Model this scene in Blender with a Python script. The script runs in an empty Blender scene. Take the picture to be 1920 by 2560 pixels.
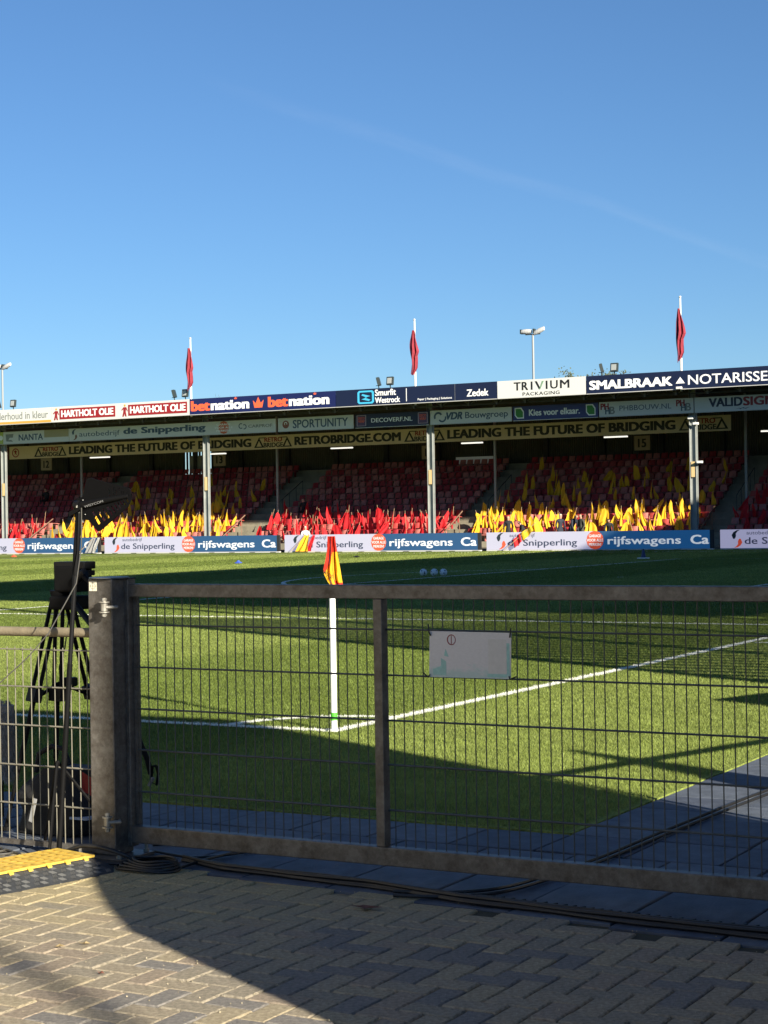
import bpy, bmesh, math, random
import numpy as np
from mathutils import Vector, Matrix
random.seed(7); rng = np.random.default_rng(7)
SC = bpy.context.scene; COL = SC.collection
# ------------------------------------------------------------------ camera
CAMP = dict(f=4458.306, yaw=-0.508932770, pitch=0.00561575579, roll=-0.0159404405, loc=(7.0331879, -11.767, 1.60073648))
def _basis():
    y, p, r = CAMP['yaw'], CAMP['pitch'], CAMP['roll']
    fw = Vector((math.sin(y)*math.cos(p), math.cos(y)*math.cos(p), math.sin(p)))
    rt = Vector((math.cos(y), -math.sin(y), 0)); up = rt.cross(fw)
    return math.cos(r)*rt + math.sin(r)*up, -math.sin(r)*rt + math.cos(r)*up, fw
RT, UP, FW = _basis(); CL = Vector(CAMP['loc'])
cam = bpy.data.objects.new('camera', bpy.data.cameras.new('camera')); COL.objects.link(cam)
cam.data.sensor_fit = 'HORIZONTAL'; cam.data.sensor_width = 36; cam.data.lens = CAMP['f']/1920*36
cam.data.clip_start = .1; cam.data.clip_end = 60000
M = Matrix((RT, UP, -FW)).transposed().to_4x4(); M.translation = CL; cam.matrix_world = M
SC.camera = cam
# ------------------------------------------------------------------ sky, sun, exposure
ELEV = math.radians(20.5); SH = Vector((-.8746, .4848, 0))
w = bpy.data.worlds.new('World'); SC.world = w; w.use_nodes = True
nt = w.node_tree; nt.nodes.clear()
sky = nt.nodes.new('ShaderNodeTexSky'); sky.sky_type = 'NISHITA'; sky.sun_disc = False
sky.sun_elevation = ELEV; sky.sun_rotation = math.atan2(-SH.x, -SH.y)
sky.altitude = 4200; sky.air_density = 1.7; sky.dust_density = .8; sky.ozone_density = 7.0
bg = nt.nodes.new('ShaderNodeBackground'); bg.inputs[1].default_value = .05
out = nt.nodes.new('ShaderNodeOutputWorld')
nt.links.new(sky.outputs[0], bg.inputs[0]); nt.links.new(bg.outputs[0], out.inputs[0])
sun = bpy.data.objects.new('sun', bpy.data.lights.new('sun', 'SUN')); COL.objects.link(sun)
sun.data.energy = 5; sun.data.angle = math.radians(.53); sun.data.color = (1, .92, .76)
sun.rotation_euler = Vector((SH.x*math.cos(ELEV), SH.y*math.cos(ELEV), -math.sin(ELEV))).to_track_quat('-Z', 'Y').to_euler()
SC.view_settings.view_transform = 'Standard'; SC.view_settings.look = 'None'
SC.view_settings.exposure = 1.24; SC.view_settings.gamma = 1; SC.view_settings.use_curve_mapping = False
SC.render.engine = 'CYCLES'
# ------------------------------------------------------------------ measuring helpers (photo displayed pixels, 1659 wide)
K = 1920/1659
def ray(x, y): return FW + RT*((x*K-960)/CAMP['f']) - UP*((y*K-1280)/CAMP['f'])
def G(x, y, z=0.): d = ray(x, y); return CL + d*((z-CL.z)/d.z)
def PY(x, y, Y): d = ray(x, y); return CL + d*((Y-CL.y)/d.y)
def px(p):
    d = Vector(p)-CL; t = d.dot(FW); return (960+CAMP['f']*d.dot(RT)/t)/K, (1280-CAMP['f']*d.dot(UP)/t)/K, t
# ------------------------------------------------------------------ materials
MATS = {}
def mat(name, col, rough=.6, metal=0., var=.0, scale=5., bump=0., bscale=60., emit=None, estr=1., col2=None, trans=0., spec=.5, rand=0., alpha=1.):
    if name in MATS: return MATS[name]
    m = bpy.data.materials.new(name); m.use_nodes = True; n = m.node_tree.nodes; l = m.node_tree.links
    b = n['Principled BSDF']; c4 = (*col, 1)
    b.inputs['Roughness'].default_value = rough; b.inputs['Metallic'].default_value = metal
    b.inputs['Specular IOR Level'].default_value = spec
    b.inputs['Base Color'].default_value = c4
    if var or col2:
        tc = n.new('ShaderNodeTexCoord'); nz = n.new('ShaderNodeTexNoise'); nz.inputs['Scale'].default_value = scale; nz.inputs['Detail'].default_value = 7; nz.inputs['Roughness'].default_value = .65
        l.new(tc.outputs['Object'], nz.inputs['Vector'])
        r = n.new('ShaderNodeValToRGB'); r.color_ramp.elements[0].position = .32; r.color_ramp.elements[1].position = .7
        a = col2 if col2 else tuple(v*(1-var) for v in col); bcol = col if col2 else tuple(min(1, v*(1+var)) for v in col)
        r.color_ramp.elements[0].color = (*a, 1); r.color_ramp.elements[1].color = (*bcol, 1)
        l.new(nz.outputs['Fac'], r.inputs['Fac']); src = r.outputs['Color']
        if rand:
            g = n.new('ShaderNodeNewGeometry'); mr = n.new('ShaderNodeMapRange'); mr.inputs['To Min'].default_value = 1-rand; mr.inputs['To Max'].default_value = 1+rand
            l.new(g.outputs['Random Per Island'], mr.inputs['Value']); mx = n.new('ShaderNodeVectorMath'); mx.operation = 'SCALE'
            l.new(src, mx.inputs[0]); l.new(mr.outputs[0], mx.inputs['Scale']); src = mx.outputs[0]
        l.new(src, b.inputs['Base Color'])
    if bump:
        tc = n.new('ShaderNodeTexCoord'); nz = n.new('ShaderNodeTexNoise'); nz.inputs['Scale'].default_value = bscale; nz.inputs['Detail'].default_value = 4
        l.new(tc.outputs['Object'], nz.inputs['Vector']); bp = n.new('ShaderNodeBump'); bp.inputs['Strength'].default_value = bump; bp.inputs['Distance'].default_value = .01
        l.new(nz.outputs['Fac'], bp.inputs['Height']); l.new(bp.outputs[0], b.inputs['Normal'])
    if emit: b.inputs['Emission Color'].default_value = (*emit, 1); b.inputs['Emission Strength'].default_value = estr
    if alpha < 1: b.inputs['Alpha'].default_value = alpha
    if trans:
        t = n.new('ShaderNodeBsdfTranslucent'); t.inputs[0].default_value = c4
        if var or col2: l.new(src, t.inputs[0])
        mx = n.new('ShaderNodeMixShader'); mx.inputs[0].default_value = trans
        l.new(b.outputs[0], mx.inputs[1]); l.new(t.outputs[0], mx.inputs[2]); l.new(mx.outputs[0], n['Material Output'].inputs['Surface'])
    MATS[name] = m; return m
def grass_mat(name, blades):
    m = bpy.data.materials.new(name); m.use_nodes = True; n = m.node_tree.nodes; l = m.node_tree.links; b = n['Principled BSDF']
    tc = n.new('ShaderNodeTexCoord'); sep = n.new('ShaderNodeSeparateXYZ'); l.new(tc.outputs['Object'], sep.inputs[0])
    # mowing stripes 5.5 m wide across the pitch
    mm = n.new('ShaderNodeMath'); mm.operation = 'MULTIPLY'; mm.inputs[1].default_value = math.pi/5.5; l.new(sep.outputs[0], mm.inputs[0])
    sn = n.new('ShaderNodeMath'); sn.operation = 'SINE'; l.new(mm.outputs[0], sn.inputs[0])
    ml = n.new('ShaderNodeMapRange'); ml.inputs['From Min'].default_value = -.25; ml.inputs['From Max'].default_value = .25; l.new(sn.outputs[0], ml.inputs['Value'])
    r = n.new('ShaderNodeMixRGB'); r.inputs[1].default_value = (.145, .190, .038, 1); r.inputs[2].default_value = (.220, .268, .065, 1); l.new(ml.outputs[0], r.inputs[0])
    nz = n.new('ShaderNodeTexNoise'); nz.inputs['Scale'].default_value = .55; nz.inputs['Detail'].default_value = 9; nz.inputs['Roughness'].default_value = .7
    l.new(tc.outputs['Object'], nz.inputs['Vector'])
    mp = n.new('ShaderNodeMapRange'); mp.inputs['From Min'].default_value = .25; mp.inputs['From Max'].default_value = .75; mp.inputs['To Min'].default_value = .78; mp.inputs['To Max'].default_value = 1.22; l.new(nz.outputs['Fac'], mp.inputs['Value'])
    nz2 = n.new('ShaderNodeTexNoise'); nz2.inputs['Scale'].default_value = 45 if not blades else 9; nz2.inputs['Detail'].default_value = 5; l.new(tc.outputs['Object'], nz2.inputs['Vector'])
    mp2 = n.new('ShaderNodeMapRange'); mp2.inputs['From Min'].default_value = .3; mp2.inputs['From Max'].default_value = .7; mp2.inputs['To Min'].default_value = .55 if not blades else .8; mp2.inputs['To Max'].default_value = 1.3 if not blades else 1.2; l.new(nz2.outputs['Fac'], mp2.inputs['Value'])
    mu = n.new('ShaderNodeMath'); mu.operation = 'MULTIPLY'; l.new(mp.outputs[0], mu.inputs[0]); l.new(mp2.outputs[0], mu.inputs[1])
    fac = mu.outputs[0]
    if blades:
        g = n.new('ShaderNodeNewGeometry'); mr = n.new('ShaderNodeMapRange'); mr.inputs['To Min'].default_value = .6; mr.inputs['To Max'].default_value = 1.55
        l.new(g.outputs['Random Per Island'], mr.inputs['Value']); m2 = n.new('ShaderNodeMath'); m2.operation = 'MULTIPLY'; l.new(fac, m2.inputs[0]); l.new(mr.outputs[0], m2.inputs[1]); fac = m2.outputs[0]
    sc = n.new('ShaderNodeVectorMath'); sc.operation = 'SCALE'; l.new(r.outputs[0], sc.inputs[0]); l.new(fac, sc.inputs['Scale'])
    l.new(sc.outputs[0], b.inputs['Base Color']); b.inputs['Roughness'].default_value = .55 if blades else .9; b.inputs['Specular IOR Level'].default_value = .3 if blades else .1
    if blades:
        t = n.new('ShaderNodeBsdfTranslucent'); l.new(sc.outputs[0], t.inputs[0]); mx = n.new('ShaderNodeMixShader'); mx.inputs[0].default_value = .4
        l.new(b.outputs[0], mx.inputs[1]); l.new(t.outputs[0], mx.inputs[2]); l.new(mx.outputs[0], n['Material Output'].inputs['Surface'])
    else:
        bp = n.new('ShaderNodeBump'); bp.inputs['Strength'].default_value = .6; bp.inputs['Distance'].default_value = .03; l.new(nz2.outputs['Fac'], bp.inputs['Height']); l.new(bp.outputs[0], b.inputs['Normal'])
    return m
def galv_mat():
    m = bpy.data.materials.new('galvanised_steel'); m.use_nodes = True; n = m.node_tree.nodes; l = m.node_tree.links; b = n['Principled BSDF']
    tc = n.new('ShaderNodeTexCoord'); v = n.new('ShaderNodeTexVoronoi'); v.inputs['Scale'].default_value = 55; v.voronoi_dimensions = '3D'
    nz = n.new('ShaderNodeTexNoise'); nz.inputs['Scale'].default_value = 11; nz.inputs['Detail'].default_value = 10; nz.inputs['Roughness'].default_value = .78
    l.new(tc.outputs['Object'], v.inputs['Vector']); l.new(tc.outputs['Object'], nz.inputs['Vector'])
    r = n.new('ShaderNodeValToRGB'); r.color_ramp.elements[0].position = .34; r.color_ramp.elements[1].position = .68
    r.color_ramp.elements[0].color = (.075, .063, .052, 1); r.color_ramp.elements[1].color = (.19, .18, .168, 1); l.new(nz.outputs['Fac'], r.inputs[0])
    mp = n.new('ShaderNodeMapRange'); mp.inputs['To Min'].default_value = .82; mp.inputs['To Max'].default_value = 1.15; l.new(v.outputs['Color'], mp.inputs['Value'])
    sc = n.new('ShaderNodeVectorMath'); sc.operation = 'SCALE'; l.new(r.outputs[0], sc.inputs[0]); l.new(mp.outputs[0], sc.inputs['Scale']); l.new(sc.outputs[0], b.inputs['Base Color'])
    b.inputs['Metallic'].default_value = .45; b.inputs['Roughness'].default_value = .48
    bp = n.new('ShaderNodeBump'); bp.inputs['Strength'].default_value = .25; bp.inputs['Distance'].default_value = .004; l.new(nz.outputs['Fac'], bp.inputs['Height']); l.new(bp.outputs[0], b.inputs['Normal'])
    MATS['galv'] = m; return m
galv = galv_mat()
# ------------------------------------------------------------------ mesh helpers
def wloc(o):
    v = Vector((0, 0, 0))
    while o: v += o.location; o = o.parent
    return v
class MB:
    def __init__(s): s.v = []; s.f = []; s.m = []; s.cur = 0
    def add(s, vs, fs):
        b = len(s.v); s.v += [tuple(v) for v in vs]; s.f += [tuple(b+i for i in f) for f in fs]; s.m += [s.cur]*len(fs); return s
    def box(s, x0, x1, y0, y1, z0, z1):
        return s.add([(x0,y0,z0),(x1,y0,z0),(x1,y1,z0),(x0,y1,z0),(x0,y0,z1),(x1,y0,z1),(x1,y1,z1),(x0,y1,z1)],
              [(0,3,2,1),(4,5,6,7),(0,1,5,4),(1,2,6,5),(2,3,7,6),(3,0,4,7)])
    def bar(s, a, b, w, h=None, up=(0,0,1)):
        a, b = Vector(a), Vector(b); h = h or w; d = (b-a).normalized(); u = Vector(up)
        if abs(d.dot(u)) > .98: u = Vector((0, 1, 0))
        sd = d.cross(u).normalized(); u = sd.cross(d)
        P = [p+sd*sx*w/2+u*sz*h/2 for p in (a, b) for sx, sz in ((-1,-1),(1,-1),(1,1),(-1,1))]
        return s.add(P, [(0,1,2,3),(7,6,5,4),(0,4,5,1),(1,5,6,2),(2,6,7,3),(3,7,4,0)])
    def tube(s, pts, r, n=8, r2=None):
        pts = [Vector(p) for p in pts]; rings = []; N = len(pts)
        ref = None
        for i, p in enumerate(pts):
            d = (pts[min(i+1, N-1)]-pts[max(i-1, 0)]).normalized()
            if ref is None: ref = Vector((0,0,1)) if abs(d.z) < .9 else Vector((1,0,0))
            a = d.cross(ref).normalized(); c = a.cross(d).normalized(); ref = c
            rr = r if r2 is None else r+(r2-r)*i/(N-1)
            rings.append([p+a*rr*math.cos(2*math.pi*k/n)+c*rr*math.sin(2*math.pi*k/n) for k in range(n)])
        vs = [v for g in rings for v in g]; fs = []
        for i in range(N-1):
            for k in range(n): fs.append((i*n+k, (i+1)*n+k, (i+1)*n+(k+1)%n, i*n+(k+1)%n))
        fs.append(tuple(range(n))); fs.append(tuple((N-1)*n+k for k in reversed(range(n))))
        return s.add(vs, fs)
    def grid(s, fn, nu, nv):
        return s.add([fn(i/nu, j/nv) for j in range(nv+1) for i in range(nu+1)],
                     [(j*(nu+1)+i, j*(nu+1)+i+1, (j+1)*(nu+1)+i+1, (j+1)*(nu+1)+i) for j in range(nv) for i in range(nu)])
    def ball(s, c, r, n=12, sc=(1,1,1)):
        c = Vector(c)
        return s.grid(lambda u, v: c+Vector((r*sc[0]*math.cos(2*math.pi*u)*math.sin(math.pi*v), r*sc[1]*math.sin(2*math.pi*u)*math.sin(math.pi*v), -r*sc[2]*math.cos(math.pi*v))), n, n//2)
    def build(s, name, mats, parent=None, smooth=False, bevel=0, kind=None, label=None):
        me = bpy.data.meshes.new(name); o0 = wloc(parent) if parent else Vector((0,0,0))
        me.from_pydata([(v[0]-o0.x, v[1]-o0.y, v[2]-o0.z) for v in s.v], [], s.f)
        if not isinstance(mats, (list, tuple)): mats = [mats]
        for m in mats: me.materials.append(m)
        if len(mats) > 1: me.polygons.foreach_set('material_index', s.m)
        if smooth: me.polygons.foreach_set('use_smooth', [True]*len(me.polygons))
        me.update(); o = bpy.data.objects.new(name, me); COL.objects.link(o); o.parent = parent
        if smooth: me.set_sharp_from_angle(angle=math.radians(45))
        if bevel: bv = o.modifiers.new('bevel', 'BEVEL'); bv.width = bevel; bv.segments = 2; bv.limit_method = 'ANGLE'
        if kind: o['kind'] = kind
        if label: o['label'] = label
        return o
def tag(o, label, cat, group=None):
    o['label'] = label; o['category'] = cat
    if group: o['group'] = group
    return o
def thing(name, loc, label, cat, group=None):
    o = bpy.data.objects.new(name, None); COL.objects.link(o); o.location = loc; o.empty_display_size = .2
    return tag(o, label, cat, group)
def struct(o): o['kind'] = 'structure'; return o
def _tomesh(cu, name, m, parent, fn, dup=None):
    ob = bpy.data.objects.new('tmp', cu); COL.objects.link(ob)
    bpy.context.view_layer.update()
    me = bpy.data.meshes.new_from_object(ob.evaluated_get(bpy.context.evaluated_depsgraph_get()))
    bpy.data.objects.remove(ob); bpy.data.curves.remove(cu)
    co = np.zeros(len(me.vertices)*3, 'f'); me.vertices.foreach_get('co', co); co = co.reshape(-1, 3)
    if dup:
        fs = [tuple(p_.vertices) for p_ in me.polygons]; nv = len(co); allc = np.concatenate([co+np.array(d_, 'f') for d_ in dup]); allf = [tuple(i+k*nv for i in f_) for k in range(len(dup)) for f_ in fs]
        bpy.data.meshes.remove(me); me = bpy.data.meshes.new(name); me.from_pydata(allc.tolist(), [], allf); co = allc.astype('f')
    co = fn(co); o0 = wloc(parent) if parent else Vector((0,0,0)); co = co-np.array(o0, 'f')
    me.vertices.foreach_set('co', co.astype('f').ravel()); me.update(); me.materials.clear(); me.materials.append(m)
    me.name = name; o = bpy.data.objects.new(name, me); COL.objects.link(o); o.parent = parent; return o
def text(s, x0, x1, z0, z1, Y, m, parent, bold=.02, name='lettering', slant=0., rot=0., ext=.004, spacing=1., tex=None):
    """lettering standing in a vertical plane facing the pitch side, fitted into a box"""
    cu = bpy.data.curves.new('t', 'FONT'); cu.body = s; cu.size = 1; cu.offset = 0 if bold > .011 else bold; cu.extrude = .01; cu.resolution_u = 3; cu.shear = slant
    bb_ = bold*.9; dup = None if bold <= .011 else [(0,0,0),(-bb_,-bb_*.5,.0012),(bb_,-bb_*.5,.0024),(-bb_,bb_*.5,.0036),(bb_,bb_*.5,.0048)]
    cu.space_character = spacing
    def fn(co):
        a, b = co.min(0), co.max(0); q = (co-a)/(np.maximum(b-a, 1e-6))
        X = x0+(x1-x0)*q[:, 0]; Z = z0+(z1-z0)*q[:, 1]
        if rot:
            cx, cz = (x0+x1)/2, (z0+z1)/2; c, sn = math.cos(rot), math.sin(rot); X, Z = cx+(X-cx)*c-(Z-cz)*sn, cz+(X-cx)*sn+(Z-cz)*c
        return np.stack([X, Y-ext*q[:, 2], Z], 1)
    return _tomesh(cu, name, m, parent, fn, dup)
def shape(polys, Y, th, m, parent, name):
    """flat plate with holes: polygons of (x, z) world points, extruded th towards the viewer side from plane Y"""
    cu = bpy.data.curves.new('s', 'CURVE'); cu.dimensions = '2D'; cu.fill_mode = 'BOTH'; cu.extrude = .5
    cx, cz = polys[0][0]
    for P in polys:
        sp = cu.splines.new('POLY'); sp.points.add(len(P)-1)
        for i, p in enumerate(P): sp.points[i].co = (p[0]-cx, p[1]-cz, 0, 1)
        sp.use_cyclic_u = True
    return _tomesh(cu, name, m, parent, lambda co: np.stack([co[:, 0]+cx, Y-th*(co[:, 2]+.5), co[:, 1]+cz], 1))
def circ(cx, cz, r, n=28, rz=None, a0=0, a1=2*math.pi):
    rz = rz or r; return [(cx+r*math.cos(a0+(a1-a0)*k/n), cz+rz*math.sin(a0+(a1-a0)*k/n)) for k in range(n+(0 if a1-a0 > 6.28 else 1))]
def copy_tree(o, parent=None):
    c = o.copy(); COL.objects.link(c); c.parent = parent
    for ch in list(o.children): copy_tree(ch, c)
    return c
ORD = ['first','second','third','fourth','fifth','sixth','seventh','eighth','ninth','tenth','eleventh','twelfth','thirteenth','fourteenth','fifteenth','sixteenth','seventeenth','eighteenth','nineteenth','twentieth']
def ordn(i):
    if i < 20: return ORD[i]
    t = ['twenty','thirty','forty','fifty','sixty','seventy','eighty'][(i+1)//10-2]; u = (i+1) % 10
    return (t+'-'+ORD[u-1]) if u else t[:-1]+'ieth'
# ================================================================== SETTING
W = 67.33
YB = 72.4                          # plane of the LED boards and of the roof edge
b = MB(); b.add([(-9000,-9000,-.14),(9000,-9000,-.14),(9000,9000,-.14),(-9000,9000,-.14)], [(0,1,2,3)])
struct(b.build('ground', mat('far_ground', (.09,.09,.07), .95, var=.3, scale=.05)))
b = MB(); b.add([(-115,-3.37,0),(3.41,-3.37,0),(3.41,71.9,0),(-115,71.9,0),(-115,-3.37,-.1),(3.41,-3.37,-.1),(3.41,71.9,-.1),(-115,71.9,-.1)], [(0,1,2,3),(0,4,5,1),(1,5,6,2),(2,6,7,3),(3,7,4,0)])
pitch = struct(b.build('pitch_turf', grass_mat('turf', False)))
b = MB(); b.box(-115, 40, 71.9, 73.4, -.12, -.02); struct(b.build('perimeter_path', mat('path_conc', (.3,.29,.26), .9, var=.2, scale=1)))
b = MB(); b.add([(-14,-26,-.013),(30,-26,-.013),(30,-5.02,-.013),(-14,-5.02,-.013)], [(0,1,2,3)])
mat('sand', (.36,.29,.17), .95, var=.35, scale=9, bump=.5, bscale=150)
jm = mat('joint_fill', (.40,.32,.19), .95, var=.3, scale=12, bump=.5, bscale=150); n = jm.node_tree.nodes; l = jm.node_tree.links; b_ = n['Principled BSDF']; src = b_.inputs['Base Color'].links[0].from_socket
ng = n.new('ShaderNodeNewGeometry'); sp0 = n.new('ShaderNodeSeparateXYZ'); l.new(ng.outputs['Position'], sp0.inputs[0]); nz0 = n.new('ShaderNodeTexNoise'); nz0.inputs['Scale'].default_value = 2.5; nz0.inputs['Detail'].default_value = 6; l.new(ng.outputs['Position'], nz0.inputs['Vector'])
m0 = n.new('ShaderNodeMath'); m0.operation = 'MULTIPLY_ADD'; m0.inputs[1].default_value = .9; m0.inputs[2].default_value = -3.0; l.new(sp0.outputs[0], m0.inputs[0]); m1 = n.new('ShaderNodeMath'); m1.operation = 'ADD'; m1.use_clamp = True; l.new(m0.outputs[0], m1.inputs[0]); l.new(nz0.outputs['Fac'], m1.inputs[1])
mx0 = n.new('ShaderNodeMixRGB'); mx0.inputs[2].default_value = (.055,.05,.03,1); l.new(m1.outputs[0], mx0.inputs[0]); l.new(src, mx0.inputs[1]); l.new(mx0.outputs[0], b_.inputs['Base Color'])  # fill darkens towards the right: moss, plus shade put into its colour
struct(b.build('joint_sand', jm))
b = MB(); b.add([(-14,-5.03,-.016),(30,-5.03,-.016),(30,80,-.016),(3.0,80,-.016),(3.0,-3.3,-.016),(-14,-3.3,-.016)], [(0,1,2,3,4,5)])
struct(b.build('slab_bed', mat('slabbed', (.012,.013,.015), .95)))
# painted lines
paint = mat('line_paint', (.72,.73,.66), .85, var=.18, scale=30, bump=.4, bscale=200)
def seg(x0,y0,x1,y1,wd=.12,z=.004):
    bb = MB(); d = Vector((x1-x0,y1-y0,0)).normalized(); n = Vector((-d.y,d.x,0))*wd/2
    bb.add([(x0-n.x,y0-n.y,z),(x1-n.x,y1-n.y,z),(x1+n.x,y1+n.y,z),(x0+n.x,y0+n.y,z)], [(0,1,2,3)]); return bb
def line(bb, nm='pitch_line'): return struct(bb.build(nm, paint))
line(seg(-108,0,0.06,0)); line(seg(0,.06,0,W-.06)); line(seg(-108,W,0.06,W))
ya, yb = 13.84, W-13.84; line(seg(-16.5,ya,-.06,ya)); line(seg(-16.5,yb,-.06,yb)); line(seg(-16.44,ya-.06,-16.44,yb+.06,z=.008))
line(seg(-5.5,W/2-9.16,-.06,W/2-9.16)); line(seg(-5.5,W/2+9.16,-.06,W/2+9.16)); line(seg(-5.44,W/2-9.22,-5.44,W/2+9.22,z=.008))
line(seg(-55.5,.06,-55.5,W-.06)); line(seg(.12,10.2,.42,10.2)); 
def arc(cx, cy, r, a0, a1, n, z=.006):
    bb = MB(); bb.grid(lambda u, v: (cx+(r-.06+.12*v)*math.cos(a0+(a1-a0)*u), cy+(r-.06+.12*v)*math.sin(a0+(a1-a0)*u), z), n, 1); return line(bb)
arc(-11, W/2, 9.15, math.pi-.925, math.pi+.925, 48); arc(-55.5, W/2, 9.15, 0, 2*math.pi, 90, .012); arc(0, 0, 1.0, math.pi/2, math.pi, 16)
bb = MB(); bb.add([(-11+.12*math.cos(k), W/2+.12*math.sin(k), .004) for k in np.linspace(0, 6.28, 14)[:-1]], [tuple(range(13))]); line(bb)
# grass blades of the near corner, geometry
def on_line(x, y):
    h = .06; r = np.hypot(x, y); rd = np.hypot(x+11, y-W/2)
    return (((np.abs(y) < h) & (x < h)) | ((np.abs(x) < h) & (y > -h)) | ((np.abs(r-1) < .055) & (x < 0) & (y > 0)) | ((np.abs(y-10.2) < h) & (x > .12) & (x < .42)) | ((np.abs(y-13.84) < h) & (x < 0) & (x > -16.5))
        | ((np.abs(x+16.44) < h) & (y > 13.84) & (y < W-13.84)) | ((np.abs(rd-9.15) < h) & (x < -16.5)) | ((np.abs(y-(W/2-9.16)) < h) & (x > -5.5) & (x < 0)) | ((np.abs(x+5.44) < h) & (np.abs(y-W/2) < 9.2)) | ((np.abs(y-W) < h) & (x < 0)) | (np.abs(x+55.5) < h))
def blades(n):
    d = 8.6*np.exp(rng.uniform(0, 1, n)*np.log(92/8.6)); lt = rng.uniform(-.236, .236, n)*d
    f2 = np.array([FW.x, FW.y])/np.hypot(FW.x, FW.y); xs = CL.x+f2[0]*d+RT.x*lt; ys = CL.y+f2[1]*d+RT.y*lt
    ok = (xs < 3.40-.05*rng.uniform(0, 1, n)**2) & (ys > -3.36+.04*rng.uniform(0, 1, n)**2) & (ys < 71.9); xs, ys, d = xs[ok], ys[ok], d[ok]; k = len(xs)
    a = rng.uniform(0, 2*np.pi, k); wd = rng.uniform(.0013, .0027, k)*d/11; h = rng.uniform(.010, .026, k)*(1+.12*np.clip((d-30)/30, 0, 1))
    white = on_line(xs+rng.normal(0, .010, k), ys+rng.normal(0, .010, k)); h = np.where(white, h*.9, h)
    h = h*np.clip((3.405-xs)/.06, .25, 1)*np.clip((ys+3.37)/.04, .3, 1)
    la = rng.uniform(0, 2*np.pi, k); ll = h*rng.uniform(.2, 1.1, k)+wd*.3
    V = np.zeros((k, 3, 3), 'f'); ca, sa = np.cos(a)*wd, np.sin(a)*wd
    V[:, 0, 0] = xs-ca; V[:, 0, 1] = ys-sa; V[:, 1, 0] = xs+ca; V[:, 1, 1] = ys+sa; V[:, 0, 2] = V[:, 1, 2] = -.002
    V[:, 2, 0] = xs+np.cos(la)*ll; V[:, 2, 1] = ys+np.sin(la)*ll; V[:, 2, 2] = h
    out_ = []
    for sel in (~white, white):
        v_ = V[sel]; m_ = len(v_); me = bpy.data.meshes.new('grass_blades'); me.vertices.add(m_*3); me.vertices.foreach_set('co', v_.ravel())
        me.loops.add(m_*3); me.loops.foreach_set('vertex_index', np.arange(m_*3, dtype='i')); me.polygons.add(m_)
        me.polygons.foreach_set('loop_start', np.arange(0, m_*3, 3, dtype='i')); me.update(calc_edges=True); out_.append(me)
    return out_
g1, g2 = blades(1350000); g1.materials.append(grass_mat('grass_blade', True)); o = bpy.data.objects.new('grass', g1); COL.objects.link(o); o['kind'] = 'stuff'
tag(o, 'short mown green grass covering the football pitch', 'grass')
g2.materials.append(mat('painted_blade', (.8,.8,.72), .8, var=.1, scale=3, trans=.25)); o = bpy.data.objects.new('painted_grass', g2); COL.objects.link(o); o['kind'] = 'stuff'
tag(o, 'white painted grass blades along the pitch lines', 'grass')
# slabs
EDGE = lambda x: -5.01-.105*max(0, x-2.3)
slabm = [mat('slab%d' % i, c, .72, var=.32, scale=7, bump=.35, bscale=90, spec=.35) for i, c in enumerate(((.085,.10,.13), (.068,.08,.108), (.10,.115,.142)))]
slabs_root = struct(MB().box(-14, 12, -5.04, -5.03, -.1, -.012).build('slab_pavement', slabm[0]))
def slabmesh(sx, sy, i):
    b = MB(); e = .006; t = 0.
    b.add([(e,e,-.05),(sx-e,e,-.05),(sx-e,sy-e,-.05),(e,sy-e,-.05),(e,e,t-.003),(sx-e,e,t-.003),(sx-e,sy-e,t-.003),(e,sy-e,t-.003),(e+.004,e+.004,t),(sx-e-.004,e+.004,t),(sx-e-.004,sy-e-.004,t),(e+.004,sy-e-.004,t)],
      [(0,1,5,4),(1,2,6,5),(2,3,7,6),(3,0,4,7),(4,5,9,8),(5,6,10,9),(6,7,11,10),(7,4,8,11),(8,9,10,11)])
    o = b.build('paving_slab', slabm[i]); me = o.data; bpy.data.objects.remove(o); return me
P = .466; SM = [slabmesh(P, P, i) for i in range(3)]; SM2 = [slabmesh(P, .70, i) for i in range(3)]
cells = []
for r_ in range(3):
    y0 = -3.40-.476-r_*P - (.0 if r_ == 0 else .012*r_) - .0
    x = 3.42 + (0 if r_ % 2 == 0 else P/2) - P*10
    while x < 9: cells.append((x, y0, 0) if r_ < 2 else (x, EDGE(x+P/2), (-4.366-EDGE(x+P/2))/P)); x += P+.001
    y_low = y0
yy = -3.40
for c_ in range(9):
    x = 3.42+c_*(P+.001); y = -3.40+(.0 if c_ % 2 == 0 else -.0) + (.24 if c_ % 2 else 0)
    if c_ % 2: pass
    if c_ % 2: cells.append((x, -3.40, .505))
    while y < 24: cells.append((x, y, 0)); y += P+.001
nslab = 0
for (x, y, k) in cells:
    p = px((x+P/2, y+P/2, 0)); vis = p[2] > 0 and -40 < p[0] < 1700 and p[1] < 2300 and p[1] > 1200
    if not vis and (x > 7 or y > 12): continue
    nslab += 1
    if nslab > 290: break
    o = bpy.data.objects.new('paving_slab', SM[random.randrange(3)]); COL.objects.link(o); o.parent = slabs_root
    o.scale = (1, k if k else 1, 1); o.location = (x+random.uniform(-.002,.002), y, random.uniform(-.003,.0015)); o.rotation_euler = (random.uniform(-.003,.003), random.uniform(-.003,.003), 0)
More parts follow.
